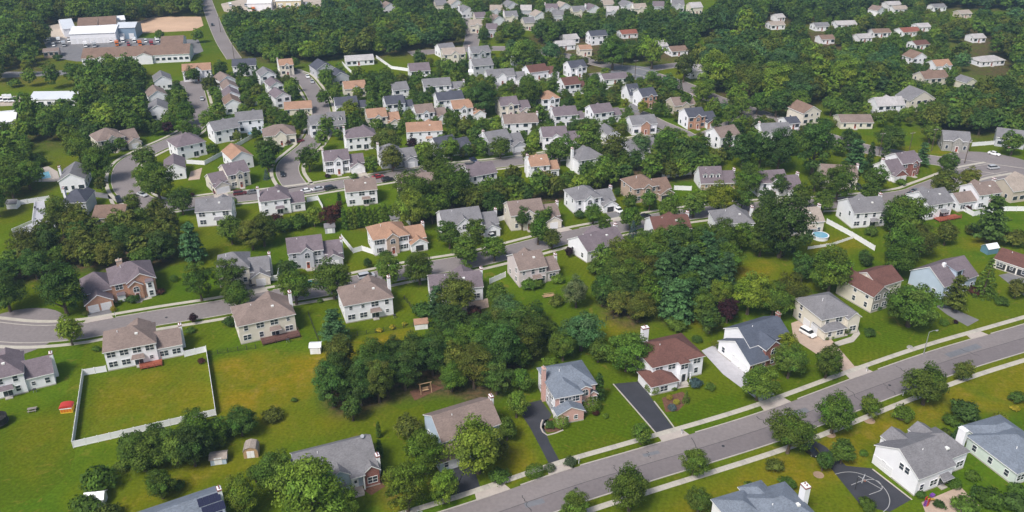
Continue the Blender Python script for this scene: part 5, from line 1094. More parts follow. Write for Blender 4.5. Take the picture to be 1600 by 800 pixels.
for px, lb in (((1373,243),'wooden utility pole between dark conifers'),((1507,255),'wooden utility pole on the dry lawn by the wide junction'),((1419,242),'wooden utility pole behind the dark red brick house'),((1455,236),'wooden utility pole beside the blue-green pine'),((992,122),'wooden utility pole on the junction lawn'),((366,92),'wooden utility pole beside the wide corner road'),((345,50),'wooden utility pole on the outer side of the corner road')): utility(px, 10, .3, lb)

# ================================================================ garden things
def picnic():
    r = empty('picnic_table', at(51,642), .3); tag(r, 'weathered grey picnic table on the lawn beside the playhouse', 'picnic table')
    for k in range(5): m = MB(); m.box(-.95,.95,-.4+k*.165,-.25+k*.165,.72,.77); m.build('plank', 'wood_gray', r)
    for s in (-1,1):
        for k in (0,1): m = MB(); m.box(-.95,.95,s*.72-.14+k*.15,s*.72-.01+k*.15,.43,.47); m.build('bench_plank', 'wood_gray', r)
        m = MB(); m.cyl((s*.7,-.75,0),(s*.7,-.25,.74),.06,.06,6); m.cyl((s*.7,.75,0),(s*.7,.25,.74),.06,.06,6); m.box(s*.7-.04,s*.7+.04,-.78,.78,.34,.43); m.build('leg', 'wood_gray', r)
picnic()
def playhouse():
    r = empty('playhouse', at(106,642), .2); tag(r, 'small orange and red playhouse beside the white fence', 'playhouse')
    m = MB(); m.box(-1.3,1.3,-.9,.9,0,1.5); m.build('wall', 'pvc_yellow', r)
    for k in range(4): m = MB(); m.box(-1.15+k*.6,-.7+k*.6,-.95,-.9,.35,1.2); m.build('panel', 'paint_orange', r)
    m = MB(); n = 8; pr = [(1.5*math.cos(math.pi*k/n), 1.5+.55*math.sin(math.pi*k/n)) for k in range(n+1)]; m.prism(pr, -1.05, 1.05); m.build('roof', 'pvc_red', r)
    m = MB(); m.box(-1.3,1.3,-1.0,-.92,1.2,1.5); m.build('sign_board', 'vinyl_white', r)
playhouse()
def trampoline(px, rad, label):
    r = empty('trampoline', at(*px)); tag(r, label, 'trampoline'); n = 20
    m = MB(); m.cyl((0,0,.78),(0,0,.82),rad,rad,n); m.build('mat', 'rubber', r)
    m = MB()
    for k in range(n):
        a, b = 2*math.pi*k/n, 2*math.pi*(k+1)/n; m.cyl((rad*math.cos(a),rad*math.sin(a),.85),(rad*math.cos(b),rad*math.sin(b),.85),.07,.07,6)
    m.build('rim', 'metal_dark', r)
    for k in range(6): a = math.pi*k/3; m = MB(); m.cyl((rad*math.cos(a),rad*math.sin(a),0),(rad*math.cos(a),rad*math.sin(a),2.4),.04,.04,6); m.build('pole', 'metal_dark', r)
    m = MB(); m.cyl((0,0,.9),(0,0,2.3),rad*.98,rad*.98,n,caps=False); m.build('net', 'rubber', r)
trampoline((-2,664), 2.2, 'black netted trampoline on the lawn')
def swing():
    r = empty('garden_swing', at(665,612), .35); tag(r, 'pale wooden garden swing frame at the edge of the dark grove', 'garden swing')
    for s in (-1.3,1.3):
        for k in (-.9,.9): m = MB(); m.cyl((s,k,0),(s,k*.25,2.4),.08,.07,6); m.build('post', 'wood_tan', r)
    m = MB(); m.box(-1.6,1.6,-.08,.08,2.38,2.52); m.build('beam', 'wood_tan', r)
    for k in range(4): m = MB(); m.box(-.8,.8,-.3+k*.15,-.18+k*.15,.55,.59); m.build('seat_slat', 'wood_tan', r)
    for k in range(3): m = MB(); m.box(-.8,.8,.32,.35,.68+k*.17,.8+k*.17); m.build('back_slat', 'wood_tan', r)
    for s in (-.75,.75): m = MB(); m.cyl((s,0,.57),(s,0,2.4),.02,.02,5); m.build('chain', 'metal_dark', r)
swing()
def boards():
    r = empty('board_stack', at(856,463), .35); tag(r, 'pale wooden boards leaning in a low heap on the lawn', 'boards'); rr = random.Random(3)
    for k in range(8):
        x = -2+rr.uniform(0,1.4); y = -.8+k*.22; z = .06+rr.uniform(0,.5); m = MB(); m.slab([(x,y,z+.1),(x+rr.uniform(2.4,3.6),y+rr.uniform(-.3,.3),z*.6+.05),(x+3,y+.35,z*.6+.07),(x,y+.22,z+.12)], .05); m.build('board', 'wood_tan', r)
boards()
def hoop():
    b = at(1336,765); r = empty('basketball_hoop', b, math.radians(-35)); tag(r, 'basketball hoop on a pole at the edge of the black driveway', 'basketball hoop')
    m = MB(); m.cyl((0,0,0),(0,0,3.2),.08,.07,8); m.cyl((0,0,3.0),(1.0,0,3.2),.05,.05,6); m.build('pole', 'metal_dark', r); m = MB(); m.box(1.0,1.05,-.9,.9,2.9,4.0); m.build('backboard', 'vinyl_white', r)
    m = MB(); n = 14
    for k in range(n):
        a, c = 2*math.pi*k/n, 2*math.pi*(k+1)/n; m.cyl((1.33+.23*math.cos(a),.23*math.sin(a),3.05),(1.33+.23*math.cos(c),.23*math.sin(c),3.05),.02,.02,5)
    m.build('rim', 'paint_orange', r)
hoop()
def court_line(px, w=.14):
    L = smooth([at(x,y) for x, y in px], .5); strip('court_line', L, w/2, -w/2, 0, .036, 'line_paint')
court_line([(1305,741),(1318,738),(1334,738),(1352,743),(1370,752),(1384,766),(1390,780),(1388,792),(1380,800)]); court_line([(1330,758),(1345,752),(1360,749),(1372,752),(1378,760),(1376,766),(1358,773)]); court_line([(1341,744),(1377,764)])
def playset():
    r = empty('play_slide', at(1456,783), .6); tag(r, 'yellow slide with purple and red steps on the tan patio', 'play slide')
    m = MB(); m.slab([(-1.6,-.3,1.4),(.9,-.3,.15),(.9,.3,.15),(-1.6,.3,1.4)], .08); m.build('chute', 'pvc_yellow', r)
    for s in (-.3,.3): m = MB(); m.box(-2.3,-1.6,s-.06,s+.06,0,1.9); m.build('side_panel', 'pvc_red', r)
    for k in range(4): m = MB(); m.box(-2.4-.12*(3-k),-2.2-.12*(3-k),-.28,.28,.25+k*.3,.33+k*.3); m.build('step', 'pvc_purple', r)
    m = MB(); m.box(.9,1.8,.4,1.1,0,.5); m.build('toy_block', 'pvc_purple', r)
playset()
def pool(px_poly, label, deckpx=None, deckmat='deck_gray'):
    pts = [at(x,y) for x, y in px_poly]; a = sum(pts[i].x*pts[(i+1)%len(pts)].y-pts[(i+1)%len(pts)].x*pts[i].y for i in range(len(pts)))
    if a < 0: pts.reverse()
    c = sum(pts, Vector())/len(pts); r = empty('swimming_pool', c); tag(r, label, 'pool', 'swimming pools')
    m = MB(); m.slab([(p.x-c.x,p.y-c.y,.10) for p in pts], .1); m.build('water', 'pool_water', r)
    m = MB()
    for k in range(len(pts)):
        p, q = pts[k]-c, pts[(k+1)%len(pts)]-c; t = (q-p).normalized(); n = Vector((t.y,-t.x,0)); m.slab([tuple(v+Vector((0,0,.16))) for v in (p+n*.45-t*.3, q+n*.45+t*.3, q, p)], .16)
    m.build('coping', 'concrete', r); ROAD_PTS.append((c.x, c.y, 7))
patch('patio', [(48,264),(76,260),(90,268),(94,282),(84,284),(48,284)], 'apron_concrete', z=.035); pool([(59,272),(76,268),(80,278),(61,281)], 'blue swimming pool with pale surround beside the grey-roofed house')
pool([(632,180),(642,178),(644,187),(634,188)], 'small turquoise pool between the orange and tan roofs'); pool([(386,204),(412,202),(414,208),(388,211)], 'pale blue pool behind the white house by the curved fence'); pool([(405,203),(416,200),(420,206),(408,210)], 'small pool beside the cream tan-roofed house') if False else None
def raised_deck():
    pts = [(20,366),(52,352),(56,320),(70,318),(74,340),(88,350),(88,358),(24,374)]
    r = empty('pool_deck', at(50,350)); tag(r, 'grey raised pool deck with white railing by the charcoal-roofed house', 'deck'); o = at(50,350)
    P = [at(x,y)-o for x, y in pts]; a = sum(P[i].x*P[(i+1)%len(P)].y-P[(i+1)%len(P)].x*P[i].y for i in range(len(P)))
    if a < 0: P.reverse()
    m = MB(); m.slab([(p.x,p.y,1.0) for p in P], .95, 0, 1); m.build('deck_floor', ['deck_gray','vinyl_white'], r)
    for p, q in zip(P, P[1:]+P[:1]):
        L = (q-p).length; t = (q-p).normalized(); n = max(1, int(L/2.2)); m = MB()
        m.box(0,L,-.03,.03,1.85,1.93); m.box(0,L,-.03,.03,1.1,1.15)
        for x in np.arange(.1, L, .16): m.box(x,x+.05,-.015,.015,1.15,1.85)
        m.build('railing', 'vinyl_white', r, p, math.atan2(t.y,t.x))
    ROAD_PTS.append((o.x,o.y,9))
    rr = random.Random(5)
    for k in range(5):
        c = at(56+k*4, 330+k*3); ch = empty('deck_chair', (c.x,c.y,1.0), rr.uniform(0,6)); tag(ch, 'black chair on the white-railed pool deck', 'chair', 'chairs on the pool deck')
        m = MB(); m.box(-.3,.3,-.3,.3,.4,.46); m.build('seat', 'metal_dark', ch); m = MB(); m.slab([(-.3,.28,.95),(.3,.28,.95),(.3,.34,.95),(-.3,.34,.95)], .5); m.build('backrest', 'metal_dark', ch)
        for sx in (-.26,.26):
            for sy in (-.26,.26): m = MB(); m.box(sx-.03,sx+.03,sy-.03,sy+.03,0,.4); m.build('leg', 'metal_dark', ch)
raised_deck()
pool([(54,358),(84,350),(87,355),(58,364)], 'narrow blue pool along the white-railed deck')
def round_pool():
    c = at(1281,372); r = empty('round_pool', c); tag(r, 'round above-ground pool with white rim on the dry fenced lawn', 'pool')
    m = MB(); m.cyl((0,0,0),(0,0,1.2),2.6,2.6,28); m.build('wall', 'vinyl_white', r); m = MB(); m.cyl((0,0,1.1),(0,0,1.215),2.4,2.4,28); m.build('water', 'pool_water', r)
    m = MB(); n = 28
    for k in range(n): a, b = 2*math.pi*k/n, 2*math.pi*(k+1)/n; m.quad([(2.4*math.cos(a),2.4*math.sin(a),1.24),(2.75*math.cos(a),2.75*math.sin(a),1.24),(2.75*math.cos(b),2.75*math.sin(b),1.24),(2.4*math.cos(b),2.4*math.sin(b),1.24)])
    m.build('rim', 'vinyl_white', r)
round_pool()
def grill(px, label):
    r = empty('grill', at(*px), .4); tag(r, label, 'grill', 'garden grills'); m = MB(); m.box(-.35,.35,-.25,.25,.75,.95); m.build('firebox', 'metal_dark', r); m = MB(); m.cyl((-.35,0,.95),(.35,0,.95),.25,.25,12); m.build('lid', 'metal_dark', r)
    for sx in (-.3,.3):
        for sy in (-.2,.2): m = MB(); m.box(sx-.03,sx+.03,sy-.03,sy+.03,0,.75); m.build('leg', 'metal_gray', r)
grill((617,497), 'black grill beside the white tan-roofed house'); grill((55,613), 'black grill behind the mauve-roofed house'); grill((450,535), 'black grill below the dark wooden deck')
def mailbox(px, label, L=None, off=5.5):
    p = at(*px)
    if L: k = min(range(1,len(L)-1), key=lambda j: (L[j]-p).length); t = (L[k+1]-L[k-1]).normalized(); p = L[k]+Vector((-t.y,t.x,0))*off
    r = empty('mailbox', p, .4); tag(r, label, 'mailbox', 'kerbside mailboxes'); m = MB(); m.box(-.05,.05,-.05,.05,0,1.05); m.build('post', 'vinyl_white', r); m = MB(); m.prism([(-.12,1.05),(.12,1.05),(.12,1.2),(.07,1.3),(-.07,1.3),(-.12,1.2)], -.25, .25); m.build('box', 'metal_gray', r)
mailbox((1066,690), 'white mailbox post beside the black driveway with pale edging', FRONT); mailbox((904,742), 'white mailbox post by the pink house driveway', FRONT); mailbox((1353,583), 'white mailbox post by the tan paved driveway', FRONT); mailbox((175,497), 'white mailbox post by the orange-brick house', MID, 4.9); mailbox((1417,628), 'white mailbox post on the near side of the front road', FRONT, -5.5)
def boulder(px, s, label):
    r = random.Random(int(px[0])); bm_ = MB(); c = at(*px); n = 8; pts = []
    for j in range(5):
        for k in range(n): a = 2*math.pi*k/n; ph = math.pi*j/4; q = s*r.uniform(.8,1.1); bm_.v.append((q*math.sin(ph)*math.cos(a), q*math.sin(ph)*math.sin(a), max(-.05, q*.7*math.cos(ph))))
    for j in range(4):
        for k in range(n): bm_.f.append((j*n+k,(j+1)*n+k,(j+1)*n+(k+1)%n,j*n+(k+1)%n)); bm_.m.append(0)
    o = bm_.build('boulder', 'stone', None, c); tag(o, label, 'boulder', 'garden boulders')
boulder((1422,543), .9, 'pale boulder on the lawn beside the street lamp'); boulder((853,663), .5, 'small pale boulder in the curved mulch bed')
# ================================================================ trees
def leaf_material(name):
    m, nd, lk, b = new_mat(name); oi = N(nd,'ShaderNodeObjectInfo'); ta = N(nd,'ShaderNodeAttribute', attribute_name='tint')
    mu = N(nd,'ShaderNodeMix', data_type='RGBA'); mu.blend_type = 'MULTIPLY'; mu.inputs[0].default_value = 1; lk.new(oi.outputs['Color'], mu.inputs[6]); lk.new(ta.outputs['Color'], mu.inputs[7])
    lk.new(mu.outputs[2], b.inputs['Base Color']); b.inputs['Roughness'].default_value = .55; b.inputs['Specular IOR Level'].default_value = .10
    tr = N(nd,'ShaderNodeBsdfTranslucent'); lk.new(mu.outputs[2], tr.inputs['Color']); ms = N(nd,'ShaderNodeMixShader'); ms.inputs[0].default_value = .32
    out = nd['Material Output']; lk.new(b.outputs[0], ms.inputs[1]); lk.new(tr.outputs[0], ms.inputs[2]); lk.new(ms.outputs[0], out.inputs['Surface']); MATS[name] = m
leaf_material('leaves')
def leaves(P, Nn, size, rng, aspect=.62, tint=None):
    """quads at P facing Nn"""
    n = len(P); a = rng.normal(size=(n,3)); t = np.cross(Nn, a); t /= np.linalg.norm(t,axis=1,keepdims=True)+1e-9; b = np.cross(Nn, t)
    s = size*rng.uniform(.65,1.35,(n,1)); t = t*s*.5; b = b*s*.5*aspect
    V = np.stack([P-t, P-b*1.0+t*.1, P+t, P+b+t*.1], 1)                 # leaf-spray diamond
    return V.reshape(-1,3)
def unit(v): return v/(np.linalg.norm(v,axis=1,keepdims=True)+1e-9)
def crown(kind, seed, n_leaf, leaf):
    rng = np.random.default_rng(seed); Ps, Ns, Ts = [], [], []
    cen = np.array([0,0,{'round':1.1,'oval':1.4,'wide':.9}.get(kind,.5)])
    lv = .45 if n_leaf > 1000 else .22
    def clump(c, r, n, base, flat=1.0):
        d = unit(rng.normal(size=(n,3))); d[:,2] = np.where(d[:,2] < -.3, -d[:,2]*.6, d[:,2]); d = unit(d)
        rad = r*rng.uniform(.45,1.08,(n,1)); p = c + d*rad*np.array([1,1,flat]); nn = unit(d*.55 + unit(p-cen)*.6 + rng.normal(size=(n,3))*.45 + np.array([0,0,.3]))
        Ps.append(p); Ns.append(nn); Ts.append(base*rng.uniform(1-lv,1+lv,(n,1)))
    if kind in ('round','oval','wide'):
        zc, rz, z0 = {'round': (1.22,1.02,.3), 'oval': (1.52,1.32,.3), 'wide': (1.02,.78,.3)}[kind]
        nc = 44; k = 0
        ang = rng.uniform(0, 6.28); lop = rng.uniform(.66,1.16,8)
        for i in range(nc):
            ph = math.acos(1-1.86*(i+.5)/nc); th = i*2.39996+rng.uniform(-.3,.3); f = rng.uniform(.52,.86)*lop[int((th % 6.283)/6.283*8) % 8]
            c = np.array([math.sin(ph)*math.cos(th)*f, math.sin(ph)*math.sin(th)*f, zc+rz*math.cos(ph)*f*rng.uniform(.9,1.1)])
            clump(c, rng.uniform(.22,.36), n_leaf//nc, np.full((1,3), 1.0)*rng.uniform(.72,1.3)*np.array([[rng.uniform(.88,1.16),1,rng.uniform(.85,1.1)]]), .85)
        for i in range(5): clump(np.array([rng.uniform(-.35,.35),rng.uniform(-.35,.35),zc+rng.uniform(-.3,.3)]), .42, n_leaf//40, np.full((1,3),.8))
    elif kind == 'pine':                                   # white pine: uneven tiers of upswept plumes
        for j in range(8):
            z = .4+2.3*j/8; r = 1.0*(1-j/9.2)**.8*rng.uniform(.8,1.1); n = max(3, int(7*(1-j/11)))
            for i in range(n):
                th = 6.283*i/n+rng.uniform(-.3,.3)+j; rr = r*rng.uniform(.7,1.0)
                for q in (.35,.65,.95): clump(np.array([math.cos(th)*rr*q, math.sin(th)*rr*q, z+.10*q+rng.uniform(-.04,.05)]), .17+.09*q, max(4,n_leaf//(8*5*3)), np.full((1,3),1.0)*rng.uniform(.6,1.35), .55)
    elif kind == 'spruce':
        for j in range(14):
            z = .1+3.0*j/14; r = 1.0*(1-j/14.5); n = max(4, int(11*(1-j/16)))
            for i in range(n): th = 6.283*i/n+j*.7; rr = r*rng.uniform(.65,.95); clump(np.array([math.cos(th)*rr, math.sin(th)*rr, z-.12*rr]), .13+.08*r, max(4,n_leaf//120), np.full((1,3),1.0)*rng.uniform(.65,1.3), .6)
    elif kind == 'column':
        for j in range(26): z = .2+4.2*j/26; th = j*2.4; r = .55*(1-(j/27)**3); clump(np.array([math.cos(th)*r*.8, math.sin(th)*r*.8, z]), .42*(1-.55*j/27), n_leaf//26, np.full((1,3),1.0)*rng.uniform(.7,1.3), 1.5)
    elif kind == 'shrub':
        for i in range(18):
            ph = math.acos(1-1.2*(i+.5)/18); th = i*2.39996; f = rng.uniform(.5,.8); clump(np.array([math.sin(ph)*math.cos(th)*f, math.sin(ph)*math.sin(th)*f, .45+.65*math.cos(ph)*f]), rng.uniform(.26,.4), n_leaf//18, np.full((1,3),1.0)*rng.uniform(.7,1.3))
    elif kind == 'ball':                                   # clipped shrub
        n = n_leaf; d = unit(rng.normal(size=(n,3))); d[:,2] = np.abs(d[:,2]+.25)-.15; p = d*np.array([1,1,.95])*rng.uniform(.88,1.0,(n,1))+np.array([0,0,.55]); Ps.append(p); Ns.append(unit(d+rng.normal(size=(n,3))*.35)); Ts.append(np.full((n,3),1.0)*rng.uniform(.75,1.25,(n,1)))
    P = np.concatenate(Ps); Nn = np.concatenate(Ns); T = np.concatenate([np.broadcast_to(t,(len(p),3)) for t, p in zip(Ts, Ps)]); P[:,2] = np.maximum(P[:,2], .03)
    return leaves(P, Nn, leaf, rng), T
def quad_mesh(name, V, T4, mats):
    n = len(V)//4; me = bpy.data.meshes.new(name); me.vertices.add(len(V)); me.vertices.foreach_set('co', V.astype(np.float32).ravel())
    me.loops.add(n*4); me.loops.foreach_set('vertex_index', np.arange(n*4,dtype=np.int32)); me.polygons.add(n); me.polygons.foreach_set('loop_start', np.arange(0,n*4,4,dtype=np.int32)); me.polygons.foreach_set('loop_total', np.full(n,4,dtype=np.int32))
    me.update(calc_edges=True); c = np.ones((n*4,4),np.float32); c[:,:3] = np.repeat(T4,4,axis=0); a = me.color_attributes.new('tint','FLOAT_COLOR','POINT'); a.data.foreach_set('color', c.ravel())
    for m in mats: me.materials.append(MATS[m])
    return me
def trunk_mesh(kind, seed):
    rng = random.Random(seed); m = MB(); top = {'round':1.2,'oval':1.6,'wide':.9,'pine':2.5,'spruce':2.9,'column':3.5,'shrub':.4,'ball':.4}[kind]; r = .075 if kind not in ('shrub','ball','column') else .05
    m.cyl((0,0,-.03),(.02,.01,.3),r*1.25,r*.95,8,caps=False); m.cyl((.02,.01,.3),(rng.uniform(-.06,.06),rng.uniform(-.06,.06),top),r*.95,r*.3,8,caps=False)
    if kind in ('round','oval','wide'):
        for k in range(6): a = k*1.05+rng.uniform(-.3,.3); z = .38+.1*k; m.cyl((.02,.01,z),(math.cos(a)*.55,math.sin(a)*.55,z+rng.uniform(.35,.6)),r*.5,r*.15,6,caps=False)
    return m.mesh('trunk', ['bark'])
NL = dict(round=3200, oval=3500, wide=3000, pine=4600, spruce=2400, column=1500, shrub=900, ball=1100); LS = dict(round=.135, oval=.135, wide=.135, pine=.15, spruce=.15, column=.24, shrub=.2, ball=.15)
HT = dict(round=1.2, oval=1.5, wide=1.0, pine=1.4, spruce=1.3, column=2.2, shrub=.55, ball=.5)        # crown centre height / radius
PROTO = {}; LOWP = {}
for kd, cnt in dict(round=5, oval=4, wide=3, pine=3, spruce=2, column=2, shrub=3, ball=1).items():
    for v in range(cnt):
        V, T = crown(kd, 100+v*17+len(kd), NL[kd], LS[kd]); PROTO[(kd,v)] = (quad_mesh('crown', V, T, ['leaves']), trunk_mesh(kd, v))
        if kd in ('round','oval','wide','pine'): LOWP[(kd,v)] = crown(kd, 300+v*17+len(kd), 900, .24)
XL = {(kd,v): quad_mesh('crown', *crown(kd, 500+v*13+len(kd), 8000, .085), ['leaves']) for kd in ('round','oval','wide') for v in (0,1)}
NV = {}
for kd, v in PROTO: NV[kd] = max(NV.get(kd,0), v+1)
COLS = dict(mid=(.092,.158,.022), dark=(.062,.114,.023), bright=(.138,.208,.024), lime=(.18,.22,.020), bluegreen=(.076,.150,.050), olive=(.106,.134,.022), plum=(.036,.014,.020), blue=(.10,.15,.155), yellow=(.34,.30,.03), maroon=(.075,.028,.022), pale=(.10,.145,.062))
CWORD = dict(mid='green', dark='dark green', bright='bright green', lime='yellow-green', bluegreen='blue-green', olive='olive green', plum='dark purple', blue='pale blue', yellow='yellow', maroon='dark red', pale='pale green')
KWORD = dict(round='rounded tree', oval='tall oval tree', wide='spreading tree', pine='pine tree', spruce='spruce', column='columnar evergreen', shrub='loose shrub', ball='clipped round shrub')
KNAME = dict(round='leafy_tree', oval='leafy_tree', wide='leafy_tree', pine='pine_tree', spruce='spruce_tree', column='columnar_evergreen', shrub='shrub', ball='clipped_shrub')
TREES = []                                               # dict per tree, placed below
trng = random.Random(11)
def add_px(x, y, wpx, kind, col, phrase, manual=True):
    z = 3.0
    for _ in range(5):
        p = at(x, y, z); R = wpx/2/ppm(p); z = R*HT[kind]
    p = at(x, y, z); TREES.append(dict(x=p.x, y=p.y, R=R*(1.0 if y < 235 else 1.1 if kind in ('round','oval','wide','pine') else 1.05), kind=kind, col=col, ph=phrase, man=manual))
def row(phrase, items):
    for it in items: add_px(*it, phrase)
row('by the orange-brick house', [(8,460,52,'round','dark'),(94,450,66,'oval','dark'),(108,519,40,'round','bright'),(310,441,45,'oval','mid'),(150,545,14,'shrub','mid'),(272,436,14,'ball','mid'),(207,467,22,'shrub','dark'),(250,455,17,'shrub','maroon'),(194,455,9,'column','mid'),(219,450,9,'column','mid'),(134,490,10,'ball','olive'),(177,484,10,'ball','yellow'),(188,470,10,'shrub','bright'),(302,498,14,'round','plum'),(297,516,16,'shrub','mid'),(315,564,13,'shrub','maroon')])
row('near the silver minivan', [(357,432,46,'oval','mid'),(368,462,46,'round','mid'),(359,503,24,'shrub','dark'),(460,450,50,'round','mid'),(520,438,56,'round','mid'),(605,424,38,'oval','mid'),(655,419,48,'round','mid'),(727,396,38,'oval','mid'),(450,421,32,'round','dark'),(574,411,14,'round','dark'),(602,398,22,'shrub','mid'),(500,470,10,'shrub','mid')])
row('behind the tan-roofed backs of the second street', [(522,509,44,'pine','bluegreen'),(682,470,38,'pine','bluegreen'),(715,462,56,'round','olive'),(662,484,34,'shrub','dark'),(777,461,34,'round','mid'),(793,488,42,'round','bluegreen'),(592,516,11,'shrub','yellow'),(613,511,11,'shrub','yellow'),(632,506,9,'shrub','yellow'),(826,444,26,'shrub','mid'),(838,442,24,'shrub','mid'),(872,436,24,'shrub','bright'),(700,486,30,'shrub','mid'),(740,486,24,'shrub','maroon')])
row('before the grey-roofed house with white garage', [(702,368,38,'round','mid'),(742,362,30,'oval','mid'),(727,388,38,'round','bright'),(772,388,38,'round','mid')])
row('before the tan-roofed and blue-sided fronts', [(816,343,30,'round','dark'),(849,338,32,'round','mid'),(841,363,36,'round','mid'),(863,373,30,'round','olive'),(927,333,30,'round','mid'),(985,340,38,'round','mid'),(945,351,22,'oval','mid'),(1015,314,28,'round','mid'),(985,315,24,'round','mid'),(1044,331,40,'round','mid'),(989,361,18,'spruce','blue'),(964,301,12,'round','dark'),(889,393,15,'round','plum'),(905,335,20,'shrub','dark'),(870,350,14,'shrub','mid')])
row('by the three-dormer house', [(1085,318,40,'round','mid'),(1125,311,46,'round','lime'),(1160,313,30,'round','mid'),(1172,283,44,'round','mid'),(1145,330,30,'shrub','mid'),(1200,310,30,'round','dark'),(1195,340,40,'round','mid')])
row('around the clearing behind the red-brown roof', [(1138,487,34,'round','plum'),(1172,460,60,'round','bright'),(1055,506,36,'shrub','mid'),(1089,531,16,'ball','dark'),(901,459,42,'round','pale'),(909,518,70,'wide','bluegreen'),(980,548,64,'round','mid'),(1117,538,12,'ball','lime'),(1124,543,11,'shrub','mid'),(830,512,40,'oval','mid'),(835,490,30,'oval','dark'),(860,520,40,'shrub','mid'),(1110,500,40,'round','dark'),(812,592,40,'round','mid'),(870,470,26,'shrub','olive')])
row('by the slate and red-brown roofed houses', [(1210,468,52,'round','mid'),(1237,456,52,'round','olive'),(1300,427,62,'round','bright'),(1405,400,58,'round','mid'),(1427,475,82,'wide','mid'),(1495,460,40,'pine','olive'),(1542,437,42,'spruce','mid'),(1235,566,50,'round','mid'),(1294,567,48,'round','mid'),(1186,599,54,'round','mid'),(1359,520,20,'shrub','dark'),(1321,517,15,'ball','mid'),(1291,529,8,'ball','mid'),(1300,527,7,'ball','mid'),(1475,505,14,'ball','mid'),(1484,503,11,'ball','lime'),(1492,503,10,'shrub','plum'),(1230,540,34,'round','lime'),(1355,405,22,'round','dark'),(1255,420,40,'round','dark'),(1372,480,14,'shrub','dark'),(1522,455,20,'shrub','maroon'),(1590,450,30,'round','olive'),(1565,470,24,'shrub','mid'),(1330,510,10,'shrub','lime'),(1350,400,18,'round','dark')])
row('along the near sidewalk', [(1236,677,66,'round','mid'),(1305,648,60,'round','mid'),(1361,635,32,'round','bright'),(1412,646,38,'shrub','bright'),(1317,707,36,'round','mid'),(1287,722,30,'round','dark'),(1450,602,62,'round','mid'),(1507,642,48,'shrub','dark'),(1485,656,26,'shrub','mid'),(1497,678,24,'spruce','bluegreen'),(985,767,68,'round','mid'),(900,792,48,'round','mid'),(1085,723,42,'round','mid'),(1092,784,44,'round','mid'),(1507,578,32,'round','olive')])
row('around the basketball driveway', [(1210,728,30,'shrub','olive'),(1230,755,28,'shrub','mid'),(1172,762,26,'shrub','mid'),(1170,781,14,'shrub','yellow'),(1355,788,32,'shrub','mid'),(1520,743,26,'shrub','mid'),(1590,622,26,'shrub','mid'),(1586,638,14,'shrub','yellow'),(1562,655,24,'shrub','lime'),(1540,664,18,'shrub','olive'),(1510,790,44,'shrub','mid'),(1548,778,44,'shrub','mid'),(1585,786,44,'shrub','dark'),(1530,770,30,'shrub','dark'),(1438,772,18,'shrub','dark'),(1492,758,20,'ball','mid'),(1478,676,22,'shrub','olive'),(1400,690,24,'shrub','mid'),(1350,708,14,'shrub','mid'),(1590,765,34,'shrub','mid'),(1468,788,20,'shrub','dark') ])
row('in the gardens by the pink brick house', [(1002,677,36,'round','mid'),(807,633,40,'round','bright'),(835,738,28,'ball','mid'),(859,732,16,'ball','dark'),(876,661,24,'ball','bright'),(860,664,17,'shrub','dark'),(925,636,26,'ball','bright'),(930,645,14,'shrub','maroon'),(1019,608,22,'ball','bright'),(1087,598,26,'shrub','blue'),(1072,621,14,'spruce','mid'),(1046,622,10,'ball','yellow'),(1057,629,10,'ball','yellow'),(1050,638,14,'ball','blue'),(1110,604,18,'shrub','mid'),(891,722,22,'shrub','pale'),(936,606,22,'column','dark'),(1052,606,12,'shrub','mid'),(946,650,12,'shrub','bright')])
row('around the pale blue houses on the front road', [(427,741,58,'round','mid'),(482,772,98,'round','bright'),(533,792,50,'round','bright'),(635,762,66,'oval','bright'),(665,712,60,'round','bright'),(695,760,46,'oval','bright'),(747,700,84,'round','bright'),(780,742,36,'shrub','mid'),(792,672,34,'round','mid'),(637,667,40,'round','olive'),(425,648,34,'shrub','olive'),(459,625,12,'shrub','mid'),(591,672,13,'column','mid'),(593,703,14,'column','mid'),(605,745,30,'shrub','olive'),(780,700,30,'round','olive'),(590,730,18,'shrub','mid'),(550,640,36,'round','dark'),(520,600,40,'oval','mid')])
row('in the thicket below the white fenced lawn', [(220,707,60,'round','mid'),(205,692,44,'shrub','mid'),(242,684,40,'round','dark'),(272,696,60,'round','mid'),(307,673,56,'round','mid'),(300,702,56,'round','dark'),(337,671,40,'round','mid'),(342,690,30,'shrub','bright'),(375,660,44,'round','dark'),(155,752,56,'shrub','mid'),(135,790,50,'shrub','mid'),(250,758,46,'round','mid'),(278,758,24,'shrub','mid'),(375,780,60,'round','bright'),(398,740,30,'round','mid'),(190,728,26,'shrub','olive'),(258,706,34,'shrub','mid'),(285,712,34,'shrub','dark'),(322,690,34,'shrub','mid'),(232,722,34,'shrub','mid'),(355,676,26,'shrub','mid'),(322,706,26,'shrub','bright'),(200,712,28,'shrub','mid'),(170,800,40,'shrub','olive')])
row('around the bend of the third street', [(157,288,22,'oval','olive'),(152,260,44,'round','mid'),(120,230,50,'round','mid'),(40,228,32,'round','mid'),(152,240,22,'round','bright'),(172,236,22,'round','dark'),(187,224,22,'round','mid'),(225,246,36,'round','mid'),(220,273,28,'round','bright'),(245,284,54,'round','mid'),(246,260,14,'round','mid'),(283,316,36,'round','dark'),(206,318,28,'oval','bright'),(246,323,20,'oval','mid'),(332,232,22,'round','mid'),(86,331,30,'pine','mid'),(117,329,24,'round','olive'),(240,342,40,'round','olive'),(365,315,14,'round','mid'),(60,252,28,'shrub','mid'),(130,300,12,'shrub','olive'),(64,366,20,'shrub','mid'),(300,305,10,'shrub','maroon'),(222,346,44,'round','mid'),(180,350,40,'round','olive')])
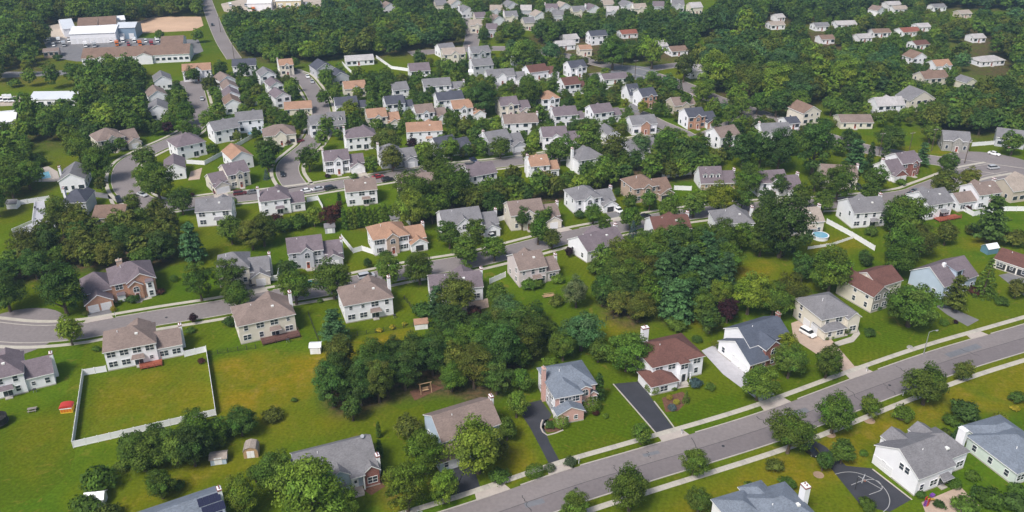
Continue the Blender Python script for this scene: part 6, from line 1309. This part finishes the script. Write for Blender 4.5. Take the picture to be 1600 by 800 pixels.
row('behind the third street backs', [(298,379,46,'pine','bluegreen'),(360,361,38,'round','mid'),(392,366,44,'round','olive'),(520,338,34,'round','maroon'),(410,361,44,'round','olive'),(440,352,36,'shrub','mid'),(468,346,36,'shrub','mid'),(490,338,30,'round','bright'),(645,296,60,'round','mid'),(705,293,62,'round','mid'),(642,328,54,'round','bright'),(675,330,36,'round','mid'),(430,345,30,'shrub','maroon'),(530,310,10,'column','dark')])
row('in the tall feathery hedge', [(x, 344-(x-540)*.14, 15, 'column', 'bright' if k % 3 else 'mid') for k, x in enumerate(range(538,640,8))])
row('by the third street corner house', [(419,232,46,'round','dark'),(502,218,26,'oval','mid'),(482,248,36,'round','mid'),(600,223,48,'wide','olive'),(612,248,36,'round','olive'),(580,258,24,'oval','mid'),(675,256,44,'round','mid'),(705,232,34,'round','bright'),(782,228,36,'round','mid'),(520,268,12,'shrub','plum'),(644,226,20,'round','plum'),(418,252,30,'round','dark'),(512,275,10,'shrub','plum'),(553,276,14,'shrub','mid'),(418,218,12,'spruce','mid'),(450,222,14,'shrub','maroon'),(416,274,10,'spruce','blue'),(730,235,20,'round','dark')])
row('between the inner street and the tree belt', [(920,213,46,'oval','mid'),(875,233,46,'round','mid'),(960,231,44,'oval','olive'),(1000,226,34,'round','bluegreen'),(1040,222,40,'round','mid'),(1080,230,36,'round','lime'),(1100,222,24,'round','mid'),(1032,216,18,'oval','mid'),(935,240,30,'round','mid'),(850,226,16,'shrub','plum')])
row('by the bend of the collector road', [(1162,232,46,'oval','dark'),(1137,227,22,'column','dark'),(1190,233,42,'oval','dark'),(1220,228,58,'oval','dark'),(1277,223,72,'oval','dark'),(1332,217,36,'round','dark'),(1392,212,52,'wide','dark'),(1337,246,38,'pine','bluegreen'),(1360,248,18,'column','dark'),(1384,239,20,'column','dark'),(1442,243,26,'pine','bluegreen'),(1480,256,32,'round','mid'),(1475,286,40,'round','olive'),(1515,279,34,'round','olive'),(1365,279,40,'round','mid'),(1310,289,48,'round','mid'),(1275,283,30,'round','mid'),(1215,286,34,'round','dark'),(1455,208,30,'round','mid'),(1585,221,38,'round','mid'),(1408,285,16,'shrub','mid')])
row('along the upper side of the collector road', [(1105,136,30,'round','mid'),(1150,150,40,'round','bright'),(1185,158,36,'round','mid'),(1215,160,40,'round','dark'),(1250,160,34,'round','mid'),(1300,165,34,'wide','mid'),(1330,150,40,'round','dark'),(1292,192,20,'round','mid'),(1160,192,24,'round','bright'),(1265,205,24,'round','dark'),(1130,168,24,'round','bluegreen'),(1240,225,30,'round','mid'),(1180,214,24,'oval','mid'),(1255,182,14,'shrub','dark'),(1310,230,26,'round','mid')])
row('behind the eastern end of the second street', [(1252,309,36,'round','mid'),(1287,316,34,'round','mid'),(1360,304,36,'round','mid'),(1417,336,62,'wide','mid'),(1225,356,86,'round','dark'),(1550,348,48,'pine','dark'),(1480,364,36,'round','olive'),(1412,386,60,'round','mid'),(1335,350,12,'ball','mid'),(1362,362,22,'shrub','mid'),(1585,375,40,'shrub','olive'),(1512,326,16,'shrub','maroon'),(1440,378,46,'round','olive'),(1225,390,40,'shrub','dark'),(1270,410,30,'shrub','mid'),(1395,345,34,'round','dark'),(1520,360,24,'shrub','olive')])
row('on the lawn beside the long white barn', [(45,120,26,'round','bright'),(80,118,28,'oval','mid'),(115,112,30,'oval','mid'),(22,130,22,'shrub','mid'),(90,90,16,'shrub','dark'),(42,106,20,'round','lime'),(250,55,16,'round','mid'),(310,55,20,'round','mid'),(178,57,12,'round','mid'),(318,100,0.1,'shrub','mid')][:-1])
row('by the turning circles of the stepped rows', [(300,115,26,'round','mid'),(327,132,28,'round','olive'),(282,155,30,'round','mid'),(290,175,36,'round','mid'),(228,182,20,'round','plum'),(262,185,22,'round','mid'),(345,172,18,'round','mid'),(325,188,30,'round','bright'),(262,200,20,'round','plum'),(290,198,30,'round','mid'),(345,105,26,'round','mid'),(380,110,22,'round','dark'),(395,106,18,'round','dark'),(432,90,24,'round','mid'),(510,122,28,'round','mid'),(462,98,16,'round','mid'),(415,160,30,'round','bright'),(505,152,26,'round','mid'),(597,118,14,'round','dark'),(605,132,36,'round','mid'),(580,140,26,'round','mid'),(560,145,20,'round','bright'),(470,190,34,'round','mid'),(548,172,36,'round','lime'),(625,170,12,'column','mid'),(640,195,34,'round','mid'),(590,195,26,'round','mid'),(510,195,26,'oval','mid'),(440,192,12,'spruce','blue'),(430,180,16,'spruce','bluegreen'),(425,190,14,'spruce','bluegreen')])
row('on the inner streets below the junction', [(652,128,28,'round','mid'),(672,128,24,'round','dark'),(674,143,16,'round','dark'),(712,120,26,'round','bright'),(700,102,24,'round','mid'),(722,102,18,'round','dark'),(760,75,20,'round','mid'),(755,150,52,'round','dark'),(765,125,20,'round','mid'),(735,128,16,'round','mid'),(775,200,22,'shrub','mid'),(707,190,32,'round','mid'),(752,200,34,'round','bright'),(668,196,20,'shrub','mid'),(738,165,10,'oval','mid'),(800,74,24,'round','bluegreen'),(820,85,50,'wide','mid'),(860,82,36,'wide','bluegreen'),(830,140,50,'round','mid'),(867,118,14,'column','mid'),(876,80,20,'shrub','olive'),(925,150,26,'round','mid'),(953,150,20,'round','mid'),(977,162,16,'oval','lime'),(1004,168,20,'round','lime'),(1028,170,24,'round','mid'),(1036,148,22,'round','mid'),(1022,128,30,'round','mid'),(1045,127,28,'round','bluegreen'),(1063,138,14,'spruce','dark'),(1070,102,36,'oval','olive'),(1120,108,60,'round','bright'),(1098,144,34,'round','bright'),(1140,180,30,'round','mid'),(1160,165,34,'round','mid'),(958,80,50,'round','mid'),(1020,82,44,'round','bright'),(985,72,20,'round','mid'),(935,92,26,'shrub','olive'),(840,172,14,'shrub','mid'),(900,196,30,'round','dark'),(1070,160,26,'round','mid'),(1120,190,20,'round','mid')])
row('behind the second street backs above the pine grove', [(946,408,40,'round','mid'),(975,398,44,'round','bright'),(1003,390,42,'round','mid'),(1032,376,42,'wide','bright'),(1062,376,46,'round','dark'),(1096,374,46,'round','mid'),(1130,374,46,'round','mid'),(1160,370,40,'round','bright'),(1190,376,46,'round','mid'),(1010,372,30,'round','pale'),(930,420,30,'shrub','mid')])
row('in the middle of the big back garden grove', [(962,438,52,'round','mid'),(1000,424,56,'round','olive'),(985,456,46,'round','dark'),(1014,466,40,'round','mid'),(942,460,36,'round','dark'),(968,474,34,'shrub','mid'),(1045,470,40,'pine','bluegreen'),(1100,478,44,'round','mid'),(1128,462,44,'round','bright')])
row('beside the dark wire fence corner', [(800,512,40,'round','mid'),(880,542,44,'round','mid'),(812,556,40,'round','mid'),(790,470,22,'shrub','mid'),(858,566,28,'shrub','bright'),(935,548,36,'round','mid')])
# stands of trees
def in_house(x, y, m):
    for h in HOUSES:
        dx, dy = x-h['c'].x, y-h['c'].y; c, s = math.cos(-h['rz']), math.sin(-h['rz']); lx, ly = dx*c-dy*s, dx*s+dy*c
        if abs(lx) < h['rx']+m and abs(ly) < h['ry']+m: return True
    return False
RP = np.array(ROAD_PTS)
def on_road(x, y, m): return bool(np.any((RP[:,0]-x)**2+(RP[:,1]-y)**2 < (RP[:,2]+m)**2))
def hides(x, y, R, kind, lim=.22):
    z = R*HT[kind]; q = proj((x,y,z)); r = R*FPX/q[2]
    for h in HOUSES:
        if h['d'] <= math.hypot(x,y): continue
        b = h['box']; ox = max(0, min(q[0]+r, b[2])-max(q[0]-r, b[0])); oy = max(0, min(q[1]+r, b[3])-max(q[1]-r, b[1]))
        if ox*oy > lim*(b[2]-b[0])*(b[3]-b[1]): return True
    return False
def stand(poly, rad, sp, mixk, phrase, seed, limit=9999, lim=.22, zc=5.0):
    rr = random.Random(seed); W3 = [at(x,y,zc) for x, y in poly]; xs = [p.x for p in W3]; ys = [p.y for p in W3]; P2 = [(p.x,p.y) for p in W3]; placed = []
    area = abs(sum(P2[i][0]*P2[(i+1)%len(P2)][1]-P2[(i+1)%len(P2)][0]*P2[i][1] for i in range(len(P2))))/2
    for _ in range(int(min(9000, 6*area/(rad[0]**2)))):
        x, y = rr.uniform(min(xs),max(xs)), rr.uniform(min(ys),max(ys))
        if not inside(P2, x, y): continue
        R = rr.uniform(*rad); kd, cl = rr.choice(mixk)
        if any((x-a)**2+(y-b)**2 < (sp*.5*(R+c))**2 for a, b, c in placed): continue
        if in_house(x, y, R*.55) or on_road(x, y, R*.35) or hides(x, y, R, kd, lim): continue
        placed.append((x,y,R)); TREES.append(dict(x=x, y=y, R=R, kind=kd, col=cl, ph=phrase, man=False))
        if len(placed) >= limit: break
for k, (key, (poly, rad, sp, mixk, ph)) in enumerate(WOODS.items()): stand(poly, rad, sp, mixk, ph, 40+k, lim=.08 if key in ('bungalow_wood','east_far_wood','upper_belt','bungalow_belt','ridge_wood') else .22)
# loose garden trees over the estate
EST = [([(215,130),(420,110),(640,105),(640,200),(420,215),(215,200)], 'in gardens of the western inner streets'), ([(640,95),(900,90),(1060,140),(1060,200),(860,205),(640,200)], 'in gardens of the central inner streets'), ([(690,0),(1060,0),(1060,30),(900,50),(740,62),(690,30)], 'in gardens of the topmost rows'), ([(1270,25),(1480,10),(1480,120),(1330,90)], 'in gardens of the far bungalows'), ([(1310,120),(1500,100),(1510,190),(1300,190)], 'in gardens of the eastern cream houses'), ([(660,205),(1060,205),(1060,235),(860,250),(660,250)], 'in front gardens of the third street'), ([(1060,165),(1260,190),(1260,215),(1060,215)], 'beside the collector road verge')]
for k, (poly, ph) in enumerate(EST): stand(poly, (2.0,4.4) if k != 2 else (3.0,5.0), 1.8 if k != 2 else 1.5, [('round','mid'),('oval','mid'),('round','dark'),('round','bright'),('round','olive')], ph, 80+k, lim=.10 if k != 2 else .2, zc=3.5)
# beyond the estate, past the upper edge of the view: the wood goes on
stand([(-80,-70),(1700,-70),(1700,-14),(-80,-14)], (5.0,7.0), 1.25, [('round','dark'),('wide','dark')], 'in the wood on the horizon', 77)

# the 300 that show largest are trees of their own, the rest one mass
for t in TREES:
    q = proj((t['x'],t['y'],t['R'])); t['s'] = t['R']*FPX/q[2]; t['in'] = -20 < q[0] < 1620 and -10 < q[1] < 840
big = [t for t in TREES if t['kind'] in ('round','oval','wide')]; other = [t for t in TREES if t['kind'] not in ('round','oval','wide')]
vis = sorted([t for t in big if t['in']], key=lambda t: -(t['s']+(6 if t['man'] else 0)))
solo = vis[:300]; sid = {id(t) for t in solo}; rest = [t for t in big if id(t) not in sid]
pine_solo = [t for t in other]
import re
def short_house(l): return re.split(r',| beside | behind | inside | by | half | in the | and | above | below | before | on the | at the | among | next | joined | carrying | partly ', l)[0]
def name_trees(ts):
    for t in ts:
        t['size'] = 'large' if t['s'] > 26 else 'small' if t['s'] < 11 else 'medium'
        t['lab'] = f"{t['size']} {CWORD[t['col']]} {KWORD[t['kind']]} {t['ph']}"
    cnt = {}
    for t in ts: cnt[t['lab']] = cnt.get(t['lab'],0)+1
    for t in ts:
        if cnt[t['lab']] > 1:
            h = min((h for h in HOUSES if 'lb' in h), key=lambda h: (h['c'].x-t['x'])**2+(h['c'].y-t['y'])**2)
            if math.hypot(h['c'].x-t['x'], h['c'].y-t['y']) < 24:
                ck = f"{CWORD[t['col']]} {KWORD[t['kind']]} beside the "
                for al in (t['size']+' '+ck+h['lb'], ck+h['lb'], t['size']+' '+ck+short_house(h['lb'])):
                    if len(al.split()) <= 16 and len(al.split()) > 6: t['lab'] = al; break
        if len(t['lab'].split()) > 16: t['lab'] = t['lab'].replace(t['size']+' ','',1)
        t['grp'] = t['lab'].replace(KWORD[t['kind']], KWORD[t['kind']]+'s', 1)
name_trees(solo+pine_solo)
def place(t):
    v = trng.randrange(NV[t['kind']]); cm, tm = PROTO[(t['kind'],v)]; R = t['R']; cm = XL[(t['kind'],v % 2)] if (t['s'] > 23 and t['kind'] in ('round','oval','wide')) else cm; sz = R*trng.uniform(.9,1.12)
    r = empty(KNAME[t['kind']], (t['x'],t['y'],0), trng.uniform(0,6.28)); cw, kw = CWORD[t['col']], KWORD[t['kind']]
    tag(r, t['lab'], {'shrub':'shrub','ball':'shrub'}.get(t['kind'],'tree'), t['grp'])
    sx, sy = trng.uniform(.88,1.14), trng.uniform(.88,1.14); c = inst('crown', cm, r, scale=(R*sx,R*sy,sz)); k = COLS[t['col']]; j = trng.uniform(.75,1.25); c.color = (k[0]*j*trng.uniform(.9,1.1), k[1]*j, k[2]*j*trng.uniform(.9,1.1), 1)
    inst('trunk' if t['kind'] not in ('shrub','ball') else 'stem', tm, r, scale=(R,R,sz))
for t in solo+pine_solo: place(t)
def mass(ts, name, label):
    Vs, Ts = [], []
    for t in ts:
        v = trng.randrange(NV[t['kind']]); V, T = LOWP[(t['kind'],v)]; a = trng.uniform(0,6.28); c, s = math.cos(a), math.sin(a); R = t['R']; k = np.array(COLS[t['col']])*trng.uniform(.7,1.3)
        Vs.append(np.stack([(V[:,0]*c-V[:,1]*s)*R+t['x'], (V[:,0]*s+V[:,1]*c)*R+t['y'], V[:,2]*R*trng.uniform(.9,1.15)],1)); Ts.append(T*k)
    o = inst(name, quad_mesh(name, np.concatenate(Vs), np.concatenate(Ts), ['leaves'])); o.color = (1,1,1,1); tag(o, label, 'trees', kind='stuff')
mass(rest, 'woodland', 'dense green woodland and far trees around the estate')
print('TREES', len(TREES), 'solo', len(solo), 'other', len(pine_solo), 'mass', len(rest), 'houses', len(HOUSES))
# ================================================================ thin summer haze
def haze():
    m = bpy.data.materials.new('haze_air'); m.use_nodes = True; nd = m.node_tree.nodes; lk = m.node_tree.links
    nd.remove(nd['Principled BSDF']); v = nd.new('ShaderNodeVolumePrincipled'); v.inputs['Color'].default_value = (.45,.70,.95,1); v.inputs['Density'].default_value = .00014; v.inputs['Anisotropy'].default_value = 0.0
    lk.new(v.outputs[0], nd['Material Output'].inputs['Volume']); MATS['haze_air'] = m
    b = MB(); b.box(-3100,3100,-400,4100,-1.5,128); o = b.build('haze', 'haze_air'); tag(o, 'thin pale summer haze over the estate', 'haze', kind='stuff')
haze()
